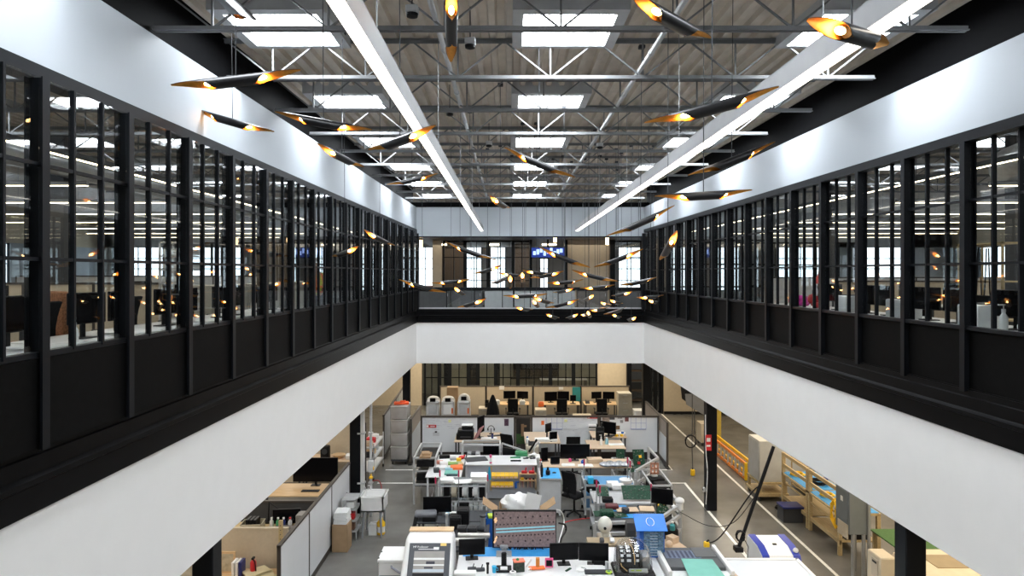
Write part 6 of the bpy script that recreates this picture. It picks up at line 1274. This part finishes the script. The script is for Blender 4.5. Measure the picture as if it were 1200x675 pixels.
q = thing('black_speaker', 'black rounded speaker on the side desk in the left bay', 'speaker', (-5.3, 19.75, 1.02)); MB().box((0, 0, .2), (.26, .22, .4), 0, .05, seg=2).build('body', black_plastic, q); MB().cyl((0, -.112, .24), (0, -.118, .24), .08, 16).build('cone', dark_grey, q)
# utility sink, pipes, boxes
q = thing('utility_sink', 'white utility sink with grey legs in the left aisle', 'sink', (-3.30, 16.75, 0)); ws, ds = .56, .62; mb = MB(); t = .03
for s in (-1, 1): mb.box((s * (ws / 2 - t / 2), 0, .82), (t, ds, .36)).box((0, s * (ds / 2 - t / 2), .82), (ws, t, .36))
mb.box((0, 0, .655), (ws, ds, .03)); mb.build('basin', white_p, q); mb = MB()
for s in (-1, 1): mb.box((s * ws / 2, 0, .985), (.05, ds + .05, .03)).box((0, s * ds / 2, .985), (ws + .05, .05, .03))
mb.build('rim', white_p, q)
for sx in (-1, 1):
    for sy in (-1, 1): MB().cyl((sx * .2, sy * .24, .65), (sx * .23, sy * .27, 0), .035, 8, .02).build('leg', M('leg_grey', (.30, .32, .34), .5), q)
MB().tube([(-.2, .25, 1.0), (-.2, .25, 1.12), (-.12, .12, 1.14), (-.1, .05, 1.08)], .014, 8).cyl((-.28, .27, 1.0), (-.28, .27, 1.06), .02, 8).build('faucet', alu, q)
shelf = thing('side_shelf', 'small wire shelf of supplies left of the sink', 'shelf', (-3.82, 16.6, 0)); mb = MB()
for sx in (-1, 1):
    for sy in (-1, 1): mb.cyl((sx * .17, sy * .25, 0), (sx * .17, sy * .25, 1.0), .014, 8)
mb.build('frame', alu, shelf)
for z in (.2, .45, .72, .96): MB().box((0, 0, z), (.36, .52, .02)).build('tier', alu, shelf)
for k, (z, m, t) in enumerate(((.47, red, 'red'), (.74, white_p, 'white'), (.22, M('brown_box', (.2, .1, .06), .6), 'brown'))): one(MB().box((0, 0, .08), (.2, .3, .16), 0, .02).cyl((0, -.16, .08), (0, -.18, .08), .05, 10), 'supply_box', m, t + ' supply box on the wire shelf by the sink', 'box', (-3.8, 16.55, z))
for px, m, t, x in ((0, yellow, 'yellow jug with white label under the sink', -3.13), (0, paper, 'small pale carton under the sink', -3.32)):
    q = thing('jug' if m is yellow else 'carton', t, 'jug' if m is yellow else 'box', (x, 16.75, 0))
    if m is yellow: MB().lathe([(.09, 0), (.1, .03), (.1, .28), (.04, .36), (.04, .40)]).build('body', yellow, q); MB().lathe([(.1015, .06), (.1015, .2)]).build('label_band', white_p, q)
    else: MB().box((0, 0, .12), (.2, .2, .24)).build('body', paper, q); MB().box((0, 0, .25), (.18, .18, .02)).build('lid', paper, q)
carton('brown carton at the end of the white partition', (-3.87, 15.85, 0), (.36, .42, .62)); 
for k in range(6): papers('white binder in the stack on the brown carton, %s from bottom' % ORD[k], (-3.87 + .02, 15.85, .63 + .045 * k), .30, .38, 1, .06 * (k % 3), white_p, .043, 'binder', 'binders on the carton', 'binder')
for x, m, r_, t in ((-3.86, white_p, .07, 'white square downpipe beside the left column'), (-3.62, alu, .03, 'silver conduit right of the white downpipe')):
    q = thing('conduit_post', t, 'pipe', (x, 17.95, 0)); MB().box((0, 0, Z_LOW / 2), (r_ * 2, r_ * 2, Z_LOW - .01), 0, .005).build('pipe', m, q)
    mb = MB()
    for z in (.9, 2.2): mb.box((0, -.02, z), (r_ * 2 + .05, r_ * 2 + .05, .04))
    mb.build('bracket', light_grey, q)
q = thing('socket_box', 'grey electrical box with yellow tag on the silver conduit', 'electrical box', (-3.60, 17.85, 1.35)); MB().box((0, 0, 0), (.14, .1, .3), 0, .01).build('body', light_grey, q); MB().box((.075, -.02, -.05), (.02, .06, .08)).build('yellow_tag', yellow, q); MB().box((0, .06, 0), (.05, .06, .2)).build('bracket', alu, q)
cable('dark red hose looping beside the silver conduit', [(-3.56, 17.9, .95), (-3.38, 17.8, .98), (-3.30, 17.7, .8), (-3.42, 17.6, .6), (-3.55, 17.6, .52)], .018, M('hose_red', (.25, .03, .03), .5)); one(MB().box((0, 0, .03), (.09, .09, .06), 0, .01).cyl((0, 0, .06), (0, 0, .12), .02, 8), 'yellow_valve', yellow, 'yellow valve above the utility sink', 'valve', (-3.60, 17.86, 1.02))
rack('grey parts cart with white trays deep in the left aisle', -4.62, -4.15, 21.0, 22.6, (.3, .65, 1.0), (.3, .65, 1.0), 'parts_cart', 1.15, white_p, wheels=True, pw=.03, cat='cart')
for k in range(6): one(MB().box((0, 0, .07), (.3, .18, .14), 0, .01).box((0, 0, .15), (.2, .1, .02)), 'parts_box', [pale_wood, red, white_p, dark_grey, wood, light_grey][k], '%s box on the grey parts cart' % ['tan', 'red', 'white', 'dark', 'wooden', 'grey'][k], 'box', (-4.38, 21.25 + .48 * (k % 3), 1.02 if k < 3 else .67))
# stacked translucent bin cart
q = thing('bin_trolley', 'tall trolley of translucent grey bins before the left whiteboard', 'trolley', (-3.66, 23.2, 0)); 
for k in range(4): MB().box((0, 0, .37 + .45 * k), (.54, .8, .41), 0, .03, seg=2).build('bin', M('translucent_grey', (.36, .34, .32), .4, var=.06), q); MB().box((0, 0, .58 + .45 * k), (.58, .84, .03), 0, .008).build('bin_rim', M('rim_grey', (.45, .44, .42), .4), q)
for sx in (-1, 1):
    for sy in (-1, 1): MB().cyl((sx * .22 - .02, sy * .34, .06), (sx * .22 + .02, sy * .34, .06), .06, 12).build('caster', black_plastic, q)
MB().box((0, 0, .14), (.54, .8, .06)).build('deck', dark_grey, q)
one(MB().box((0, 0, .04), (.5, .3, .07), .2, .02).box((.05, 0, .1), (.2, .14, .05), .2, .02), 'orange_case', M('red_orange', (.85, .10, .02), .4), 'bright orange tool lying on the bin trolley', 'tool', (-3.64, 23.2, 1.945))
# ================================================================ RIGHT BAY
q = thing('ladder', 'orange step ladder lying on its side in the right bay', 'ladder', (7.32, 23.0, 0)); L = 3.9; fib = M('fibreglass_orange', (.85, .26, .03), .5)
for y0_, dz in ((0, .06), (0, .50)): MB().box((0, 0, dz), (.05, L, .09)).build('rail', fib, q)
for k in range(10): MB().box((0, -L / 2 + .2 + .38 * k, .28), (.06, .05, .42)).build('rung', alu, q)
for y in (-L / 2, L / 2): MB().box((0, y, .28), (.09, .05, .55), 0, .01).build('end_cap', yellow, q)
MB().box((.22, .1, .50), (.05, L * .95, .09)).box((.22, .1, .06), (.05, L * .95, .09)).build('rear_rail', yellow, q)
q = thing('steel_cabinet', 'pale grey steel cabinet on a wooden trolley in the right bay', 'cabinet', (7.42, 19.6, 0)); MB().box((0, 0, 1.10), (.75, .85, 1.15), 0, .01).build('body', M('cab_grey', (.52, .52, .50), .45), q); MB().box((-.385, 0, 1.1), (.016, .8, 1.08), 0, .004).build('door', MATS['cab_grey'], q)
MB().box((0, 0, .18), (.85, 1.0, .08)).build('trolley_deck', bench_wood, q)
for sx in (-1, 1):
    for sy in (-1, 1): MB().box((sx * .36, sy * .42, .36), (.07, .07, .3)).build('trolley_post', bench_wood, q); MB().cyl((sx * .36 - .02, sy * .42, .07), (sx * .36 + .02, sy * .42, .07), .07, 12).build('caster', black_plastic, q)
MB().box((0, 0, .50), (.82, .95, .05)).build('trolley_top', bench_wood, q)
for k, (y, t) in enumerate(((18.0, 'far'), (16.35, 'near'))):
    q = thing('cable_bench', 'wooden cable bench with blue mat along the right aisle, %s one' % t, 'bench', (7.95, y - .1, 0)); w, l = .95, 1.6
    MB().box((0, 0, .93), (w, l, .05)).build('top', bench_wood, q); MB().box((0, 0, .962), (w - .06, l - .04, .012)).build('blue_mat', blue_mat, q)
    for sx in (-1, 1):
        for sy in (-1, 1): MB().box((sx * (w / 2 - .04), sy * (l / 2 - .04), .46 if sx > 0 else .75), (.08, .08, .92 if sx > 0 else 1.5)).build('leg', bench_wood, q)
    for z in (.30, .70, 1.16, 1.46): MB().box((-w / 2 + .04, 0, z), (.04, l, .09 if z != .70 else .03)).build('rail', bench_wood, q)
    MB().box((0, 0, .30), (w - .1, l - .1, .03)).build('lower_shelf', bench_wood, q)
def coil(label, c, r_, n, m, ax='Z', th=.014, name='cable_coil'):
    pts = []
    for k in range(n * 12):
        t = k * PI / 6; rr = r_ * (1 + .15 * math.sin(k * 1.7)); a_, b_ = rr * math.cos(t), rr * math.sin(t)
        pts.append((a_, b_, .015 + .004 * k / 3) if ax == 'Z' else (.03 * math.sin(k), a_ * .6, b_ * 1.5))
    return one(MB().tube(pts, th, 5), name, m, label, 'cable', c)
coil('yellow cable coil on the far cable bench', (7.75, 18.3, .97), .17, 4, yellow); coil('yellow cable coil lying on the near cable bench', (7.75, 16.6, .97), .15, 4, yellow); coil('large bundle of yellow cable hanging at the near bench corner', (7.40, 15.5, .95), .20, 5, yellow, 'X', .022); coil('black cable tangle on the far cable bench', (8.0, 17.6, .97), .22, 5, black_plastic); coil('black cable tangle on the near cable bench', (8.05, 16.2, .97), .2, 5, black_plastic)
for y, x, m, t in ((16.0, 7.85, red, 'red'), (15.75, 8.15, black_plastic, 'black'), (17.9, 8.25, navy, 'dark blue')): one(MB().box((0, 0, .03), (.2, .14, .06), .3, .01).cyl((.05, 0, .04), (.18, .06, .04), .03, 8), 'hand_tool', m, t + ' hand tool on the cable benches', 'tool', (x, y, .97))
r = bin_box('dark grey storage tote with blue lid under the far cable bench', (7.30, 18.7 - 1.0, 0), (.5, .42, .36), 0, dark_grey, 'storage_tote'); MB().box((0, 0, .38), (.54, .46, .05), 0, .01).build('lid', navy, r)
coil('black cable heap on the floor under the far cable bench', (7.45, 18.45, 0), .2, 4, black_plastic, th=.025)
for k in range(3): bin_box('black tray stacked under the near cable bench, %s from bottom' % ORD[k], (7.95, 15.75, .33 + .15 * k), (.55, .4, .12), 0, black_plastic, 'black_tray', 'black trays', 'tray')
q = thing('electrical_cabinet', 'grey electrical panel on steel struts in the right bay', 'electrical panel', (7.30, 14.45, 0)); MB().box((0, .05, 1.45), (.42, .6, 1.0), 0, .01).build('body', M('panel_slate', (.17, .19, .20), .45), q); MB().box((-.215, .02, 1.5), (.014, .42, .62), 0, .004).build('door', MATS['panel_slate'], q); MB().box((-.225, .05, 1.62), (.006, .1, .1)).build('white_sticker', paper, q); MB().box((-.215, .02, .98), (.014, .44, .3)).build('beige_plate', beige, q)
for x, y in ((.1, -.22), (-.12, -.22)): MB().cyl((x, y, 0), (x, y, .96), .04, 10).build('conduit', steel_grey, q)
for y in (-.28, .3): MB().box((.18, y, .95), (.05, .05, 1.9)).build('strut', steel_grey, q)
desk('bench with green mat behind the electrical panel', (8.35, 13.8, 0), 0, 1.3, 1.5, .95, M('green_mat', (.05, .13, .03), .8, var=.15, scale=30), bench_wood)
beige_m = M('machine_beige', (.62, .53, .38), .5)
q = thing('control_pedestal', 'beige control pedestal with red button beside the near right column', 'machine', (6.28, 11.6, 0)); MB().box((0, 0, .55), (.42, .5, 1.1), 0, .01).build('body', beige_m, q); MB().box((.06, 0, 1.36), (.28, .42, .56), 0, .02).build('head', beige_m, q); MB().box((-.085, -.05, 1.42), (.012, .2, .3)).build('plate', M('plate_beige', (.52, .44, .32), .5), q); MB().box((-.095, -.05, 1.52), (.012, .12, .03)).build('slot', black_plastic, q); MB().cyl((-.17, -.15, 1.1), (-.17, -.15, 1.15), .03, 12).build('red_button', red, q)
q = thing('conveyor_oven', 'long beige oven machine at bottom right behind the column', 'machine', (7.75, 11.0, 0)); pr_ = [(-.55, .05), (-.55, 1.0), (-.48, 1.12), (-.3, 1.18), (.55, 1.18), (.55, .05)]
MB().prism(pr_, -1.9, 1.9, 'Y').build('body', beige_m, q)
for k in range(4): MB().box((.12, -1.35 + .9 * k, 1.185), (.55, .55, .014)).build('top_window', M('tan_mesh', (.30, .23, .13), .6), q); MB().box((-.553, -1.35 + .9 * k, .7), (.01, .65, .36)).build('side_panel', M('plate_beige', (.52, .44, .32), .5), q)
# right bay, far part
q = thing('hanging_hood', 'black draped hood hanging over the far right aisle', 'hood', (6.95, 26.6, 0)); MB().prism([(-.30, 3.02), (.55, 3.02), (.62, 1.35), (.50, 1.0), (-.12, 1.45)], -.3, .3).build('fabric', black_fabric, q); MB().prism([(-.16, 1.75), (.58, 1.75), (.66, 1.2), (.55, .95), (-.12, 1.35)], -.36, -.32).build('grey_window', M('hood_window', (.16, .17, .19), .4), q); MB().cyl((.2, -.34, .2), (.2, -.34, 2.95), .02, 8).build('hanger', dark_grey, q)
q = thing('tool_cart', 'putty tool cart under the black hood in the far right bay', 'cart', (7.35, 25.5, 0)); MB().box((0, 0, .48), (.5, .6, .7), 0, .01).build('body', cab_b, q)
for sx in (-1, 1):
    for sy in (-1, 1): MB().cyl((sx * .2 - .02, sy * .25, .06), (sx * .2 + .02, sy * .25, .06), .06, 12).build('caster', black_plastic, q)
MB().box((0, -.305, .6), (.44, .012, .18)).box((0, -.305, .36), (.44, .012, .22)).build('drawer', cab_b, q); MB().box((0, 0, .10), (.48, .58, .04)).build('deck', dark_grey, q)
for k, pts in enumerate(([(8.2, 24.5, Z_LOW - .03), (8.15, 24.4, 2.2), (8.35, 24.0, 1.9), (8.6, 23.8, 2.0)], [(7.75, 25.2, Z_LOW - .01), (7.75, 25.2, 1.2), (7.75, 25.2, .0)])): one(MB().tube(pts, .10, 10), 'yellow_duct', M('duct_olive', (.45, .34, .06), .5), '%s yellow hose duct in the far right bay' % ('curving' if not k else 'upright'), 'duct')
q = thing('white_panel_board', 'pale board leaning behind the ladder in the right bay', 'board', (8.9, 21.2, 0)); MB().box((0, 0, .9), (.08, 1.6, 1.8)).build('board', white_board, q); MB().box((-.045, 0, .9), (.01, 1.66, .05)).build('batten', alu, q)
shelf_tower('shelf of brown boxes behind the ladder in the right bay', (8.75, 20.0, 0), PI / 2, 1.1, .5, 1.7, 3, bench_wood)
for k in range(4): carton('brown carton on the shelf behind the ladder, %s one' % ORD[k], (8.7, 19.72 + .5 * (k % 2), .11 + .80 * (k // 2)), (.35, .4, .36), group='cartons behind the ladder')
q = thing('red_notice', 'small red notice on the right black column', 'sign', (5.36, 18.31, 1.85)); MB().box((0, 0, 0), (.16, .02, .42)).build('plate', red, q); MB().box((0, -.012, .08), (.1, .004, .10)).box((0, -.012, -.08), (.1, .004, .05)).build('white_print', paper, q)
cable('white cable running down the right black column', [(5.28, 18.32, 2.6), (5.29, 18.3, 1.6), (5.30, 18.2, 1.1), (5.29, 18.3, .2)], .012, white_p)
q = thing('socket_box', 'small grey socket on the right black column', 'electrical box', (5.30, 18.45, .55)); MB().box((-.02, 0, 0), (.06, .1, .12), 0, .01).build('body', light_grey, q); MB().box((-.055, -.02, 0), (.01, .04, .06)).build('cover', dark_grey, q)
